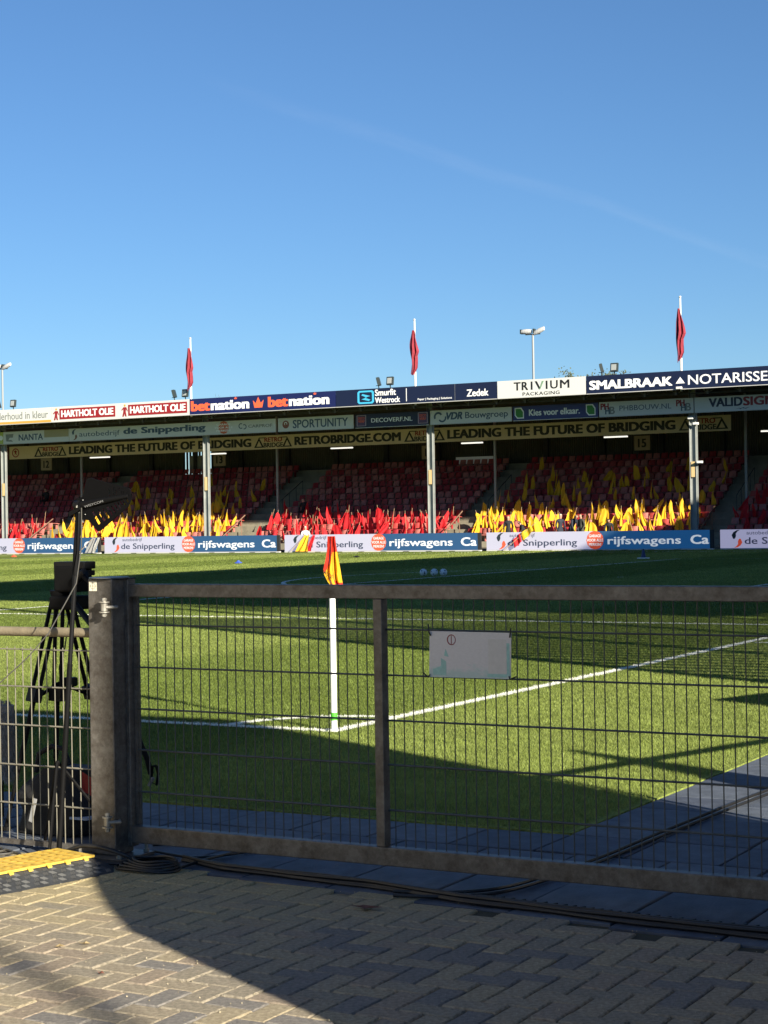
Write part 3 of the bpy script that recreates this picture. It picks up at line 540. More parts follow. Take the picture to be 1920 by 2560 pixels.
# bridge banner under the roof
RY = 79.0
cream = mat('banner_cream', (.62,.52,.34), .8, var=.1, scale=.6)
B = Board('banner', 20, 1580, 6.12, 6.95, RY, cream, 'long cream banner with black bridge slogans deep under the roof', 'banner', fr=False)
cream_ink = red
B.x0 = PY(20, 980, RY).x; B.x1 = PY(1580, 915, RY).x
u = lambda x: (PY(x, 985-x*.042, RY).x-B.x0)/(B.x1-B.x0)
def tri_logo(xa, xb):
    n = (xb-xa)
    for (a, c) in ((xa, xa+n*.26), (xb-n*.26, xb)):
        m_ = (a+c)/2
        B.shp([[(u(a),.12),(u(m_),.86),(u(c),.12)], [(u(a+n*.06),.2),(u(m_),.62),(u(c-n*.06),.2)]], black, 'triangle')
    B.shp([[(u(xa+n*.13),.86),(u(xa+n*.3),.86),(u(xa+n*.3),.8),(u(xa+n*.13),.8)]], black, 'bar'); B.shp([[(u(xb-n*.3),.86),(u(xb-n*.13),.86),(u(xb-n*.13),.8),(u(xb-n*.3),.8)]], black, 'bar')
    B.text('RETRO', u(xa+n*.27), u(xa+n*.74), .52, .86, red, bold=.04); B.text('BRIDGE', u(xa+n*.25), u(xa+n*.76), .12, .46, black, bold=.04)
for a, c in ((75, 145), (550, 632), (874, 962), (1467, 1574)): tri_logo(a, c)
B.text('LEADING THE FUTURE OF BRIDGING', u(150), u(544), .2, .82, black, bold=.06); B.text('RETROBRIDGE.COM', u(637), u(867), .2, .82, black, bold=.06); B.text('LEADING THE FUTURE OF BRIDGING', u(967), u(1460), .2, .82, black, bold=.06)
B.ring(u(35), .5, .36, .28, red); B.shp([[(u(32),.35),(u(34),.5),(u(31),.6),(u(35),.72),(u(38),.6),(u(36),.5),(u(38),.3),(u(35),.42)]], red)
B2 = Board('banner', -60, 18, 6.12, 6.95, RY, mat('ink_maroon', (.12,.02,.02), .6), 'dark red banner end left of the cream bridge banner', 'banner', fr=False); B2.text('E', .92, .985, .4, .9, cream, bold=.04)
# section numbers
for n_, (xx, yy_) in zip((12, 13, 14, 15), ((100, 1003), (474, 993), (926, 977), (1387, 957))):
    p = PY(xx, yy_, 86.2); pl = thing('section_number', (p.x, 86.2, p.z), 'dim number plate reading %d on the back wall, %s' % (n_, {12:'near the antenna',13:'just right of the second pillar',14:'just left of the third pillar',15:'left of the right-hand pillar'}[n_]), 'sign')
    MB().box(p.x-.48, p.x+.48, 86.2, 86.25, p.z-.42, p.z+.42).build('plate', mat('plate_tan', (.45,.38,.25), .7), pl); text(str(n_), p.x-.26, p.x+.26, p.z-.25, p.z+.25, 86.198, black, pl, bold=.04)
    MB().bar((p.x,86.22,p.z+.42),(p.x,86.22,8.1),.03).build('hanger', wood, pl)
# fluorescent lights
tubem = mat('tube_light', (1,1,.95), .4, emit=(1,.97,.88), estr=.5)
for k, (a, c, yy_) in enumerate(((195,236,990), (455,487,982), (715,761,970), (997,1042,959), (1305,1355,946), (1644,1692,933))):
    p, r_ = PY(a, yy_, 81.5), PY(c, yy_-1, 81.5)
    t = thing('strip_light', (p.x, 81.5, p.z), ['lit strip light','lit strip light','lit strip light','lit strip light','lit strip light','lit strip light'][k]+' under the stand roof, '+ORD[k]+' from the left', 'lamp', 'strip lights under the far roof')
    MB().box(p.x, r_.x, 81.45, 81.6, p.z, p.z+.07).build('diffuser', tubem, t); MB().box(p.x+.02, r_.x-.02, 81.47, 81.58, p.z+.07, p.z+.12).build('housing', edge, t)
    for x in (p.x+.2, r_.x-.2): MB().bar((x,81.52,p.z+.1),(x,81.52,8.12),.02).build('hanger', wood, t)
# ---- seats
seatred = mat('seat_red', (.30,.018,.025), .5, var=.25, scale=9); seatpink = mat('seat_faded', (.42,.14,.12), .55, var=.2, scale=9); seatmid = mat('seat_mid', (.36,.05,.045), .5, var=.25, scale=9)
SEATM = [seatred, seatmid, seatpink]
def seat_geo():
    q = MB(); N = 4
    def back(u, v, d=0):
        x = (u-.5)*.41*(1-.10*v); y = .20+.10*v+d-.05*(1-(2*u-1)**2); return (x, y, .09+.31*v)
    vs = [back(i/N, j/2) for j in range(3) for i in range(N+1)]+[back(i/N, j/2, .03) for j in range(3) for i in range(N+1)]
    f = []; n = N+1
    for j in range(2):
        for i in range(N): a = j*n+i; f.append((a, a+1, a+n+1, a+n)); a += 15; f.append((a, a+n, a+n+1, a+1))
    for i in range(N): a = 2*n+i; f.append((a, a+1, a+16, a+15))
    for j in range(2): a = j*n; f.append((a, a+n, a+n+15, a+15)); a = j*n+N; f.append((a, a+15, a+n+15, a+n))
    q.add(vs, f)
    q.add([(-.21,-.2,.05),(.21,-.2,.05),(.2,.2,.02),(-.2,.2,.02),(-.21,-.2,.0),(.21,-.2,.0),(.2,.22,-.03),(-.2,.22,-.03)], [(0,1,2,3),(4,7,6,5),(0,4,5,1),(1,5,6,2),(3,2,6,7),(0,3,7,4)])
    q.box(-.03,.03,.05,.2,-.33,-.02); return q
sg = seat_geo(); SM_ = []
for m in SEATM:
    o = sg.build('seat', m); SM_.append(o.data); bpy.data.objects.remove(o)
# aisle positions (left, right) on the front row
AIS = [(PY(a, 1150, 78).x, PY(c, 1150, 78).x) for a, c in ((82, 112), (484, 545), (963, 1012), (1514, 1560), (-420, -370), (2090,2130))]
BLK = [(-100, AIS[0][0], 'far left block'), (AIS[0][1], AIS[1][0], 'left yellow block'), (AIS[1][1], AIS[2][0], 'middle red block'), (AIS[2][1], AIS[3][0], 'right yellow block'), (AIS[3][1], -4.6, 'far right block')]
def block(x):
    for k, (a, c, nme) in enumerate(BLK):
        if a+.2 < x < c-.2: return k
    return None
SEATS = []; pitchx = .485
for r in range(NR):
    x = -99.5+ (0.0)
    while x < -5:
        k = block(x)
        if k is not None: SEATS.append((r, x, k))
        x += pitchx
cnt = {}; big = []; far_s = MB(); nind = 0
SPOS = {}
for r, x, k in SEATS:
    y, z = ROWY+.05+r*ROWD, rowz[r]+.36
    if r == 0: z -= .02
    p = px((x, y, z)); vis = -5 < p[0] < 1664
    fade = random.random(); mi = 2 if fade < .42 else (1 if fade < .6 else 0)
    SPOS[(r, round(x, 3))] = (x, y, z, k)
    if r < 3 and vis and nind < 300:
        nind += 1; i = cnt.get((r, k), 0); cnt[(r, k)] = i+1
        o = bpy.data.objects.new('stadium_seat', SM_[mi]); COL.objects.link(o); o.location = (x+random.gauss(0,.01), y, z); o.rotation_euler = (random.gauss(0,.03), 0, random.gauss(0,.03))
        tag(o, '%s seat, %s from left in %s row of the %s' % (['red','light red','faded pink'][mi], ordn(i), ORD[r], BLK[k][2]), 'seat', 'seats of the far stand')
    else:
        far_s.cur = mi; c_ = Matrix.Rotation(random.gauss(0,.03), 3, 'Z')
        far_s.add([(x+v[0], y+v[1], z+v[2]) for v in sg.v], sg.f)
o = far_s.build('stadium_seats', SEATM, kind='stuff'); tag(o, 'rows of red and faded plastic seats filling the shaded upper stand', 'seats')
# ---- supporters' flags stuck in the seats
yel = mat('flag_yellow', (.82,.50,.02), .75, var=.08, scale=8, trans=.3); redf = mat('flag_red', (.62,.012,.02), .75, var=.12, scale=8, trans=.3); stickm = mat('flag_stick', (.35,.25,.15), .7)
def flag_geo(seed):
    R = random.Random(seed); h = R.uniform(.62, 1.05); wd = R.uniform(.20, .42)*(1.3 if seed % 3 == 0 else 1); lean = R.uniform(-.14, .14); ph = R.uniform(0, 6); sk = R.uniform(-.45, .55); nf = R.uniform(6, 12)
    jag = [R.uniform(-.16, .10) for _ in range(9)]; pw = R.choice((.3,.4,.5,.7,.9,1.1)); tw = R.uniform(-.7, .7)
    def fn(u_, v):
        wv = wd*(v**pw)*(1-.25*max(0, v-.8)/.2); xx = sk*wd*v*v+wv*(u_-.45)+.02*math.sin(v*8+ph)
        fold = .055*math.sin(u_*nf+ph+v*2)*v+.02*math.sin(u_*nf*2.1+ph)*v; yy_ = fold+tw*(u_-.5)*wv
        return (xx+lean*(1-v), yy_, h*(1-v)+jag[int(u_*8)]*max(0, v-.45))
    q = MB(); q.grid(fn, 8, 6); return q, h, lean
FGEO = [flag_geo(s) for s in range(26)]; FM = {}
for c, m in (('yellow', yel), ('red', redf)):
    L = []
    for q, h, lean in FGEO:
        o = q.build('flag_cloth', m, smooth=False); me_ = o.data; me_.polygons.foreach_set('use_smooth', [True]*len(me_.polygons)); bpy.data.objects.remove(o)
        s_ = MB().tube([(lean*1.1,.03,h+.14),(lean*.2,.04,-.15)], .012, 5).build('flag_stick', stickm); L.append((me_, s_.data, h)); bpy.data.objects.remove(s_)
    FM[c] = L
RR = random.Random(11); fc = {}; nf = 0; PEND = []
for r, x, k in SEATS:
    p = px((x, ROWY+r*ROWD, rowz[r]+.6))
    if not (-12 < p[0] < 1668): continue
    colr = 'yellow' if k in (1, 3) else 'red'
    if k == 0: pr = .75 if r < 3 else (.04 if r < 5 else 0)
    elif k == 1: pr = [.85,.95,.85,.55,.34,.28,.30,.24,.18,.10,.02,0][r]
    elif k == 2: pr = [.8,.85,.8,.34,.14,.06,.02,0,0,0,0,0][r]
    elif k == 3: pr = [.6,.88,.8,.5,.38,.36,.32,.26,.2,.12,.05,0][r]
    else: pr = [.35,.35,.35,.25,.12,.1,.06,.05,0,0,0,0][r]
    if k == 4 and r >= 3 and RR.random() < .0: colr = 'yellow'
    if k in (1, 3) and RR.random() < .0: continue
    if k == 1 and r > 2 and p[0] < 260: pr *= .1
    if RR.random() < pr: PEND.append((r, x, k, colr))
if len(PEND) > 300:
    up = [q_ for q_ in PEND if q_[0] >= 2]; RR.shuffle(up); EXTRA = up[:len(PEND)-300]; drop = set(EXTRA); PEND = [q_ for q_ in PEND if q_ not in drop]
else: EXTRA = []
print('flags', len(PEND), len(EXTRA))
XM = MB()
for r, x, k, colr in EXTRA:
    g_, h_, l_ = RR.choice(FGEO); ang = RR.uniform(-.7,.7); R_ = Matrix.Rotation(ang, 3, 'Z') @ Matrix.Rotation(RR.gauss(0,.12), 3, 'Y'); o_ = Vector((x+RR.uniform(-.15,.15), ROWY-.13+r*ROWD+RR.uniform(-.1,.12), rowz[r]+.42+RR.uniform(-.18,.14))); XM.cur = 0 if colr == 'yellow' else 1
    XM.add([o_+R_ @ Vector(v_) for v_ in g_.v], g_.f)
if EXTRA: o = XM.build('supporter_flags', [yel, redf], smooth=True, kind='stuff'); tag(o, 'further small yellow and red flags among the upper seats', 'flags')
for r, x, k, colr in PEND:
    me_, sm_, h = RR.choice(FM[colr]); i = fc.get((r, k), 0); fc[(r, k)] = i+1
    o = bpy.data.objects.new('supporter_flag', me_); COL.objects.link(o); s_ = bpy.data.objects.new('flag_stick', sm_); COL.objects.link(s_); s_.parent = o
    tl = RR.gauss(0, .2)
    o.location = (x+RR.uniform(-.15,.15), ROWY-.13+r*ROWD+RR.uniform(-.1,.12), rowz[r]+(.40 if r < 3 else .42)+RR.uniform(-.18,.14)); o.rotation_euler = (RR.gauss(0,.06)-.08, tl, RR.uniform(-.7,.7)); o.scale = (1, 1, 1)
    tag(o, '%s %s flag, %s from left in %s row of the %s' % ('leaning' if abs(tl) > .08 else 'upright', colr, ordn(i), ORD[r], BLK[k][2]), 'flag', '%s flags standing in the far stand' % colr)
# ---- hand rails of the aisles
railm = mat('rail_brown', (.20,.12,.08), .6, var=.2, scale=4)
for k, (a, c) in enumerate(AIS[:4]):
    t = thing('handrail', (c, 77, .1), 'sloping brown handrail beside %s aisle of the far stand' % ['the far left','the second','the third','the right-hand'][k], 'handrail', 'handrails of the far stand')
    xa = (a+c)/2-.15
    MB().tube([(xa,76.3,.75),(xa,79.0,2.15)], .035, 8).build('rail', railm, t)
    for yy_ in (76.9, 78.6): MB().tube([(xa,yy_,.1+(yy_-76.3)*.25),(xa,yy_,.75+(yy_-76.3)*.518)], .025, 6).build('post', railm, t)
for k, (a, c) in enumerate(AIS[:4]):
    q = MB()
    for r in range(4, 9): q.tube([(c-.1,ROWY+r*ROWD,rowz[r]),(c-.1,ROWY+r*ROWD,rowz[r]+.9)], .02, 5)
    q.tube([(c-.1,ROWY+4*ROWD,rowz[4]+.9),(c-.1,ROWY+8*ROWD,rowz[8]+.9)], .022, 5)
    q.build('upper_rail', dsteel, fs)
# ---- LED boards
LX = [-71.63-12.6, -71.63, -59.03, -46.44, -33.96, -21.3, -8.7]
ledw = mat('led_white', (.30,.30,.34), .5, emit=(.56,.54,.80), estr=.20); ledb = mat('led_blue', (.02,.05,.09), .5, emit=(.012,.10,.30), estr=.22)
ledo = mat('led_orange', (.45,.08,.04), .5, emit=(.9,.10,.03), estr=.16); ledt = mat('led_text_white', (.5,.5,.5), .5, emit=(.8,.85,.9), estr=.22); leds = mat('led_text_slate', (.03,.04,.07), .5, emit=(.06,.07,.14), estr=.12)
frame = mat('led_frame', (.02,.02,.022), .6)
for k in range(len(LX)-1):
    a, c = LX[k], LX[k+1]; L = c-a
    B = Board('led_board', a+.22, c-.10, .06, .965, YB, frame, 'LED board along the far touchline, %s from the left, car dealer advert' % ['outermost','first','second','third','fourth','fifth'][k], 'led board', 'LED boards along the far touchline', th=.12, px_=False, fr=False)
    tt = .015
    s1, s2 = .455, .545
    B.rect(0, .50, 0, 1, ledw, 'white_screen', tt); B.rect(.5005, .985, 0, 1, ledb, 'blue_screen', tt); B.F -= tt+.001
    B.disc(.495, .5, .52, ledo, 'round_badge', n=12); B.F -= .007
    for t_, v0, v1, e_ in (('GARAGE', .66, .82, .027), ('VOOR ALLE', .42, .58, .036), ('MERKEN!', .18, .34, .027)): B.text(t_, .495-e_, .495+e_, v0, v1, ledt, bold=.02)
    B.F += .007; swirl(B, .068, .5, .40, mat('led_dark', (.02,.03,.04), .5), ledo)
    B.text('autobedrijf', .108, .225, .66, .92, leds, bold=.0); B.text('deSnipperling' if False else 'de Snipperling', .10, .415, .10, .58, leds, bold=.015)
    B.text('rijfswagens', .55, .865, .12, .70, ledt, bold=.02); B.text('Ca', .905, .982, .24, .74, ledt, bold=.03)
    MB().box(B.x0, B.x1, YB-.16, YB+.02, -.02, .055).build('base_rail', edge, B.t)
    for j in range(9): MB().box(a+.9+j*1.38, a+1.2+j*1.38, YB-.30, YB-.17, -.005, .02).build('foot', black, B.t)
    for j in range(7): MB().bar((a+.9+j*1.8,YB+.01,.8),(a+.9+j*1.8,YB+.5,-.02),.04).build('strut', frame, B.t)
# ---- floodlights on the roof edge, in pairs
lampm = mat('flood_glass', (.40,.42,.41), .3); house = mat('flood_body', (.03,.04,.04), .5)
def flood(p, rz, tilt, lab):
    t = thing('floodlight', p, lab, 'floodlight', 'floodlights on the roof edge'); 
    def part(nm, bx, m):
        q = MB().box(*bx); Rm = Matrix.Rotation(rz, 3, 'Z') @ Matrix.Rotation(tilt, 3, 'X')
        q.v = [tuple(Vector(p)+Vector((0,0,.34))+Rm @ Vector(v)) for v in q.v]; return q.build(nm, m, t)
    part('housing', (-.2,.2,-.06,.08,-.22,.22), house); part('lens', (-.14,.14,-.075,-.061,-.15,.15), lampm)
    q = MB(); q.tube([Vector(p)+Vector((0,.05,-.06)), Vector(p)+Vector((0,.0,.14))], .03, 6); q.bar(Vector(p)+Vector((-.15,0,.12)), Vector(p)+Vector((.15,0,.12)), .03); q.build('bracket', house, t)
FP = [(-4,'far left pair'),(28,'far left pair'),(376,'pair beside the left flagpole'),(400,'pair beside the left flagpole'),(818,'pair left of the middle flagpole'),(843,'pair left of the middle flagpole'),(1300,'right-hand pair'),(1328,'right-hand pair')]
for k, (xx, nm) in enumerate(FP):
    x = PY(xx, 855, YB+.35).x; flood((x, YB+.35, 8.9), (-1.25 if k % 2 == 0 else -.1), (.25 if k % 2 == 0 else -.12), ('dark side-on' if k % 2 == 0 else 'pale-faced')+' floodlight of the '+nm+' on the roof edge')
# ---- flagpoles with hanging red flags
polem = mat('pole_white', (.78,.78,.76), .4)
clubred = mat('club_flag', (.36,.04,.06), .8, trans=.35, var=.15, scale=3); clubdark = mat('club_flag_dark', (.10,.02,.05), .8, trans=.2)
for k, (xx, y0_, lab) in enumerate(((411, 732, 'left'), (895, 692, 'middle'), (1469, 643, 'right'))):
    p = PY(xx, y0_, YB+.25); t = thing('flagpole', (p.x, YB+.25, 7.9), 'white flagpole with limp dark red flag, %s of three on the roof' % lab, 'flagpole', 'flagpoles on the roof edge')
    MB().tube([(p.x,YB+.25,7.85),(p.x,YB+.25,p.z)], .062, 10, .045).build('pole', polem, t, smooth=True); MB().ball((p.x,YB+.25,p.z+.03), .07, 8).build('finial', edge, t)
    hz = 2.45 if k < 2 else 2.7; R3 = random.Random(k+3)
    def fn(u_, v, px0=p.x, top=p.z-.55, hz=hz, k=k):
        wr = [(0,.02),(.10,.10),(.25,.19),(.40,.26),(.52,.30),(.60,.17),(.75,.19),(.88,.22),(1,.06)]; i_ = max(t_ for t_ in range(len(wr)-1) if wr[t_][0] <= v+1e-6); f_ = (v-wr[i_][0])/(wr[i_+1][0]-wr[i_][0]); rt_ = wr[i_][1]*(1-f_)+wr[i_+1][1]*f_
        lf = .04+.16*math.sin(min(1, v*1.3)*2.4)
        return (px0-lf+u_*(lf+rt_*(.9 if k else .75))+.02*math.sin(v*9+k*2), YB+.12-.09*math.sin(u_*14+v*5)-.05*math.sin(u_*5), top-hz*.9*v-(.28*(1-u_)*v if k != 1 else .28*u_*v*(1-u_)*3))
    q = MB(); q.grid(fn, 14, 18)
    for i, f_ in enumerate(q.f): q.m[i] = 1 if (i % 14) < 5 else 0
    q.build('flag', [clubred, clubdark], t, smooth=False)
# ---- street lights behind the stand
lw = mat('lamp_shell', (.5,.5,.49), .35)
for (xx, yt, lab, fl) in ((1151, 722, 'right', 0), (5, 797, 'left', 1)):
    p = PY(xx, yt, 110); t = thing('light_mast', (p.x,110,0), '%s-hand grey lighting mast with twin lamps behind the stand roof' % lab, 'light mast', 'lighting masts behind the stand')
    MB().tube([(p.x,110,0),(p.x,110,p.z)], .11, 10, .085).build('mast', mat('mast_grey', (.26,.28,.29), .5), t, smooth=True)
    MB().bar((p.x-.6,110,p.z),(p.x+.6,110,p.z),.08).build('crossarm', house, t)
    for s_, rz in ((-1, .0), (1, .45)):
        q = MB(); q.grid(lambda u_, v: (p.x+s_*.52+(v-.5)*.80, 110+.20*math.cos(2*math.pi*u_)*(1-.25*(2*v-1)**2), p.z+.22+.20*math.sin(2*math.pi*u_)*(1-.25*(2*v-1)**2)+rz*(v-.5)*.7), 12, 4)
        n0 = 13; q.f.append(tuple(range(12))); q.f.append(tuple(4*13+i for i in range(12))); q.m += [0, 0]
        h_ = q.build('lamp_head', lw, t); MB().box(p.x+s_*.52-.46, p.x+s_*.52-.36, 109.82, 110.18, p.z+.06, p.z+.40).build('visor', house, h_)
# ---- trees behind the stand
barkm = mat('bark', (.10,.08,.06), .9); leafm = mat('leaf', (.10,.12,.06), .8, trans=.3, var=.4, scale=2)
def tree(x, y, h, leafy, lab, spread=2.4, seed=0):
    R = random.Random(seed); t = thing('tree', (x,y,0), lab, 'tree', 'trees behind the far stand'); q = MB(); q.tube([(x,y,0),(x+.1,y,h*.5),(x,y,h*.72)], .28, 8, .12); q.build('trunk', barkm, t, smooth=True)
    b = MB(); tips = []
    for i in range(46):
        z0 = h*(.4+.32*R.random()); a = R.uniform(0, 6.28); rr = spread*R.uniform(.3, 1); zt = h*(.68+.32*R.random()*(1-.35*rr/spread)); e = (x+rr*math.cos(a), y+rr*math.sin(a), zt)
        m_ = (x+.35*rr*math.cos(a), y+.35*rr*math.sin(a), (z0+zt)/2+.2); b.tube([(x,y,z0), m_, e], .05, 5, .012); tips.append((m_, e))
        for j in range(7):
            f_ = R.uniform(.2, 1); s_ = [m_[c]+(e[c]-m_[c])*f_ for c in range(3)]; d_ = [R.gauss(0,.4), R.gauss(0,.4), R.uniform(.2,.9)]; e2 = [s_[c]+d_[c] for c in range(3)]; b.tube([s_, e2], .014, 3, .006); tips.append((s_, e2))
    b.build('branches', barkm, t)
    if leafy:
        l = MB()
        for i in range(5200):
            s_, e = R.choice(tips); f_ = R.uniform(.3, 1.1); c = Vector([s_[k]+(e[k]-s_[k])*f_+R.gauss(0,.16) for k in range(3)]); d_ = Vector((R.gauss(0,1),R.gauss(0,1),R.gauss(0,1))).normalized()*.09; g_ = d_.orthogonal().normalized()*.06
            l.add([c-d_, c+g_, c+d_, c-g_], [(0,1,2,3)])
        l.build('crown', leafm, t)
for (xx, yy_, lf, lab, sd, sp_) in ((500, 842, False, 'bare twiggy tree top showing over the roof beside the left flagpole', 1, 3.0), (1237, 795, True, 'small leafy tree top above the roof left of the notary board', 2, 1.1), (1312, 786, True, 'pale leafy tree top behind the right-hand pair of floodlights', 3, 1.0)):
    p = PY(xx, yy_, 112); tree(p.x, 112, p.z, lf, lab, sp_, sd)
# ---- match balls
ballw = mat('ball_white', (.85,.85,.85), .35); ballb = mat('ball_marks', (.02,.03,.10), .35)
for k, xx in enumerate((915, 938, 958)):
    p = G(xx, 1245); t = thing('football', (p.x, p.y, .11), ['left','middle','right'][k]+' of three white footballs lying on the penalty line', 'football', 'footballs on the penalty line')
    MB().ball((p.x,p.y,.114), .11, 20).build('cover', ballw, t, smooth=True)
    R4 = random.Random(k+20)
    q = MB()
    for j in range(9):
        n_ = Vector((R4.gauss(0,1),R4.gauss(0,1)-.5,R4.gauss(0,1))).normalized(); a_ = n_.orthogonal().normalized(); c_ = n_.cross(a_)
        q.add([Vector((p.x,p.y,.114))+(n_+(a_*math.cos(i*1.2566)+c_*math.sin(i*1.2566))*.20).normalized()*.1125 for i in range(5)], [(0,1,2,3,4)])
    q.build('print', ballb, t)
# ---- bits on the pitch
def cone(xx, yy_, m, lab, h=.12):
    p = G(xx, yy_); t = thing('marker', (p.x,p.y,0), lab, 'marker'); MB().box(p.x-(.22 if h > .2 else .11),p.x+(.22 if h > .2 else .11),p.y-.1,p.y+.1,.0,.05).build('base', wink if h > .2 else m, t); MB().tube([(p.x,p.y,.05),(p.x,p.y,h)], .10, 10, .04).build('cone', m, t)
cone(1390, 1207, mat('kit_blue', (.03,.05,.14), .5), 'dark marker on a white block in the shaded far side', .38)
cone(515, 1217, mat('cone_blue', (.05,.1,.5), .5), 'small blue marker on the sunlit far grass'); cone(30, 1203, ledo, 'small orange marker near the far touchline at the left'); cone(770, 1204, black, 'small black marker on the sunlit grass beyond the corner flag', .08)
# ---- people in the stand
skin = mat('skin', (.45,.26,.18), .6); 
def person(loc, face, pose, jacket, legs, hair, lab, h=1.75):
    """one continuous body grown with a skin modifier"""
    s = h/1.75; J = {}
    if pose == 'sit': hip = (0, 0, .48); knee = (.42, .48); 
    V = []; E = []; Rd = []
    def v(p, r, par=None):
        V.append(p); Rd.append(r); i = len(V)-1
        if par is not None: E.append((par, i))
        return i
    lean = {'stand': .05, 'bend': .55, 'sit': .12}[pose]
    hz = .50 if pose == 'sit' else .95; c, sn = math.cos(lean), math.sin(lean)
    def T_(x, u_, f_=0): return (x, -(u_*sn)-f_*c, hz+u_*c-f_*sn)     # body frame: up along the trunk, front = -y
    pel = v((0,0,hz), .145); wa = v(T_(0,.18), .13, pel); ch = v(T_(0,.38), .165, wa); sh_ = v(T_(0,.50), .12, ch); nk = v(T_(0,.58), .058, sh_); hd = v(T_(0,.68,.02), .085, nk); hd2 = v(T_(0,.76,.025), .098, hd); tp = v(T_(0,.85,.01), .06, hd2)
    for sx in (-1, 1):
        so = v(T_(sx*.19,.50), .075, sh_)
        if pose == 'sit': el = v(T_(sx*.25,.24,.08), .052, so); wr = v(T_(sx*.16,.10,.30), .036, el); v(T_(sx*.12,.09,.39), .038, wr)
        elif pose == 'bend': el = v(T_(sx*.24,.28,.18), .052, so); wr = v(T_(sx*.18,.12,.36), .036, el); v(T_(sx*.16,.06,.43), .038, wr)
        else: el = v(T_(sx*.26,.22,-.02), .052, so); wr = v(T_(sx*.24,.02,.14), .036, el); v(T_(sx*.23,-.06,.20), .038, wr)
        if pose == 'sit': h1 = v((sx*.10,-.08,.50), .095, pel); kn = v((sx*.14,-.46,.50), .062, h1); an = v((sx*.14,-.48,.10), .042, kn); v((sx*.14,-.62,.05), .04, an)
        else: h1 = v((sx*.10,0,.86), .098, pel); kn = v((sx*.11,-.03,.48), .062, h1); an = v((sx*.11,.02,.09), .042, kn); v((sx*.11,-.14,.045), .04, an)
    me = bpy.data.meshes.new('b'); me.from_pydata(V, E, []); ob = bpy.data.objects.new('b', me); COL.objects.link(ob)
    ob.modifiers.new('s', 'SKIN'); 
    for i, sv in enumerate(me.skin_vertices[0].data): sv.radius = (Rd[i], Rd[i]*.82 if i < 4 else Rd[i]); sv.use_root = (i == 0)
    ss = ob.modifiers.new('u', 'SUBSURF'); ss.levels = 1; ss.render_levels = 1
    bpy.context.view_layer.update(); m2 = bpy.data.meshes.new_from_object(ob.evaluated_get(bpy.context.evaluated_depsgraph_get())); bpy.data.objects.remove(ob)
    for m_ in (jacket, legs, skin, hair, black): m2.materials.append(m_)
    hc = Vector(T_(0,.76,.02)); neck = Vector(T_(0,.60)); hands = [Vector(V[i]) for i in range(len(V))]
    hv = [Vector(V[i]) for i in (11, 18)] if False else []
    ax = Vector(T_(0,1))-Vector(T_(0,0))
    for p_ in m2.polygons:
        cc = p_.center; u_ = (cc-Vector((0,0,hz))).dot(ax); x_ = abs(cc.x); r_ = 0
        if u_ > .60 and x_ < .14: r_ = 2 if ((cc-hc).y < -.02 and u_ < .80) or u_ < .68 else 3
        elif pose == 'sit' and (cc.z < .62 and cc.y < -.15 and (cc.z < .47 or cc.y > -.56) and u_ < .12) : r_ = 1
        elif pose != 'sit' and cc.z < .86 and x_ < .21: r_ = 1
        if cc.z < .07: r_ = 4
        p_.material_index = r_; p_.use_smooth = True
    # nose
    bm = bmesh.new(); bm.from_mesh(m2); nn = Vector(T_(0,.74,.125)); n0 = len(bm.verts)
    r0 = bmesh.ops.create_cone(bm, cap_ends=True, segments=5, radius1=.018, radius2=.004, depth=.04, matrix=Matrix.Translation(nn) @ Matrix.Rotation(math.pi/2, 4, 'X'))
    for f_ in {f for v_ in r0['verts'] for f in v_.link_faces}: f_.material_index = 2
    bm.to_mesh(m2); bm.free(); m2.name = 'person'
    o = bpy.data.objects.new('person', m2); COL.objects.link(o); o.location = loc; o.rotation_euler = (0, 0, face); o.scale = (s, s, s); tag(o, lab, 'person'); return o
coat = mat('coat_black', (.012,.013,.016), .8); coat2 = mat('coat_navy', (.015,.02,.035), .8); coat3 = mat('coat_olive', (.05,.05,.04), .8); jeans = mat('jeans_grey', (.10,.12,.15), .85); hairb = mat('hair_brown', (.06,.04,.025), .8); hairw = mat('hair_white', (.6,.58,.55), .8); hairg = mat('hair_blond', (.40,.26,.10), .8); wshirt = mat('shirt_white', (.7,.7,.68), .8)
def pp(xx, Y, z=.12): p = PY(xx, 1130, Y); return (p.x, Y, z)
person(pp(1098, 74.9), .35, 'stand', coat, coat, hairg, 'person in black coat standing among yellow flags, left of the right block', 1.66)
person(pp(1136, 74.9, 0), -.9, 'bend', coat, coat, hairb, 'person in black crouched forward beside the front yellow flags', 1.62)
person(pp(1210, 75.0), .9, 'stand', coat2, coat2, hairw, 'white-haired person in navy coat standing behind the boards', 1.72)
person(pp(1232, 75.4), 1.3, 'bend', coat2, coat2, hairb, 'person in dark navy jacket bending over the front seats', 1.8)
person(pp(1256, 75.0), -.5, 'stand', coat3, coat3, hairb, 'person in olive coat standing right of the bending person', 1.7)
person(pp(1316, 75.0, .05), .3, 'bend', coat, coat, hairb, 'person in black leaning down at the front row further right', 1.6)
rr_ = 5; p_ = PY(674, 1085, ROWY+.1+rr_*ROWD); person((p_.x, ROWY-.05+4*ROWD, rowz[4]-.04), .1, 'sit', coat, coat, hairb, 'person in black jacket sitting alone in the middle block')
person((PY(660, 1150, 76.9).x, 76.9, .10), .5, 'sit', wshirt, jeans, hairw, 'person in white top and grey jeans sitting in the front row above the board')
p_ = PY(118, 1050, 84); person((p_.x, ROWY-.05+7*ROWD, rowz[7]-.04), 0, 'sit', coat, coat, hairb, 'person in black sitting high in the shaded far left block')
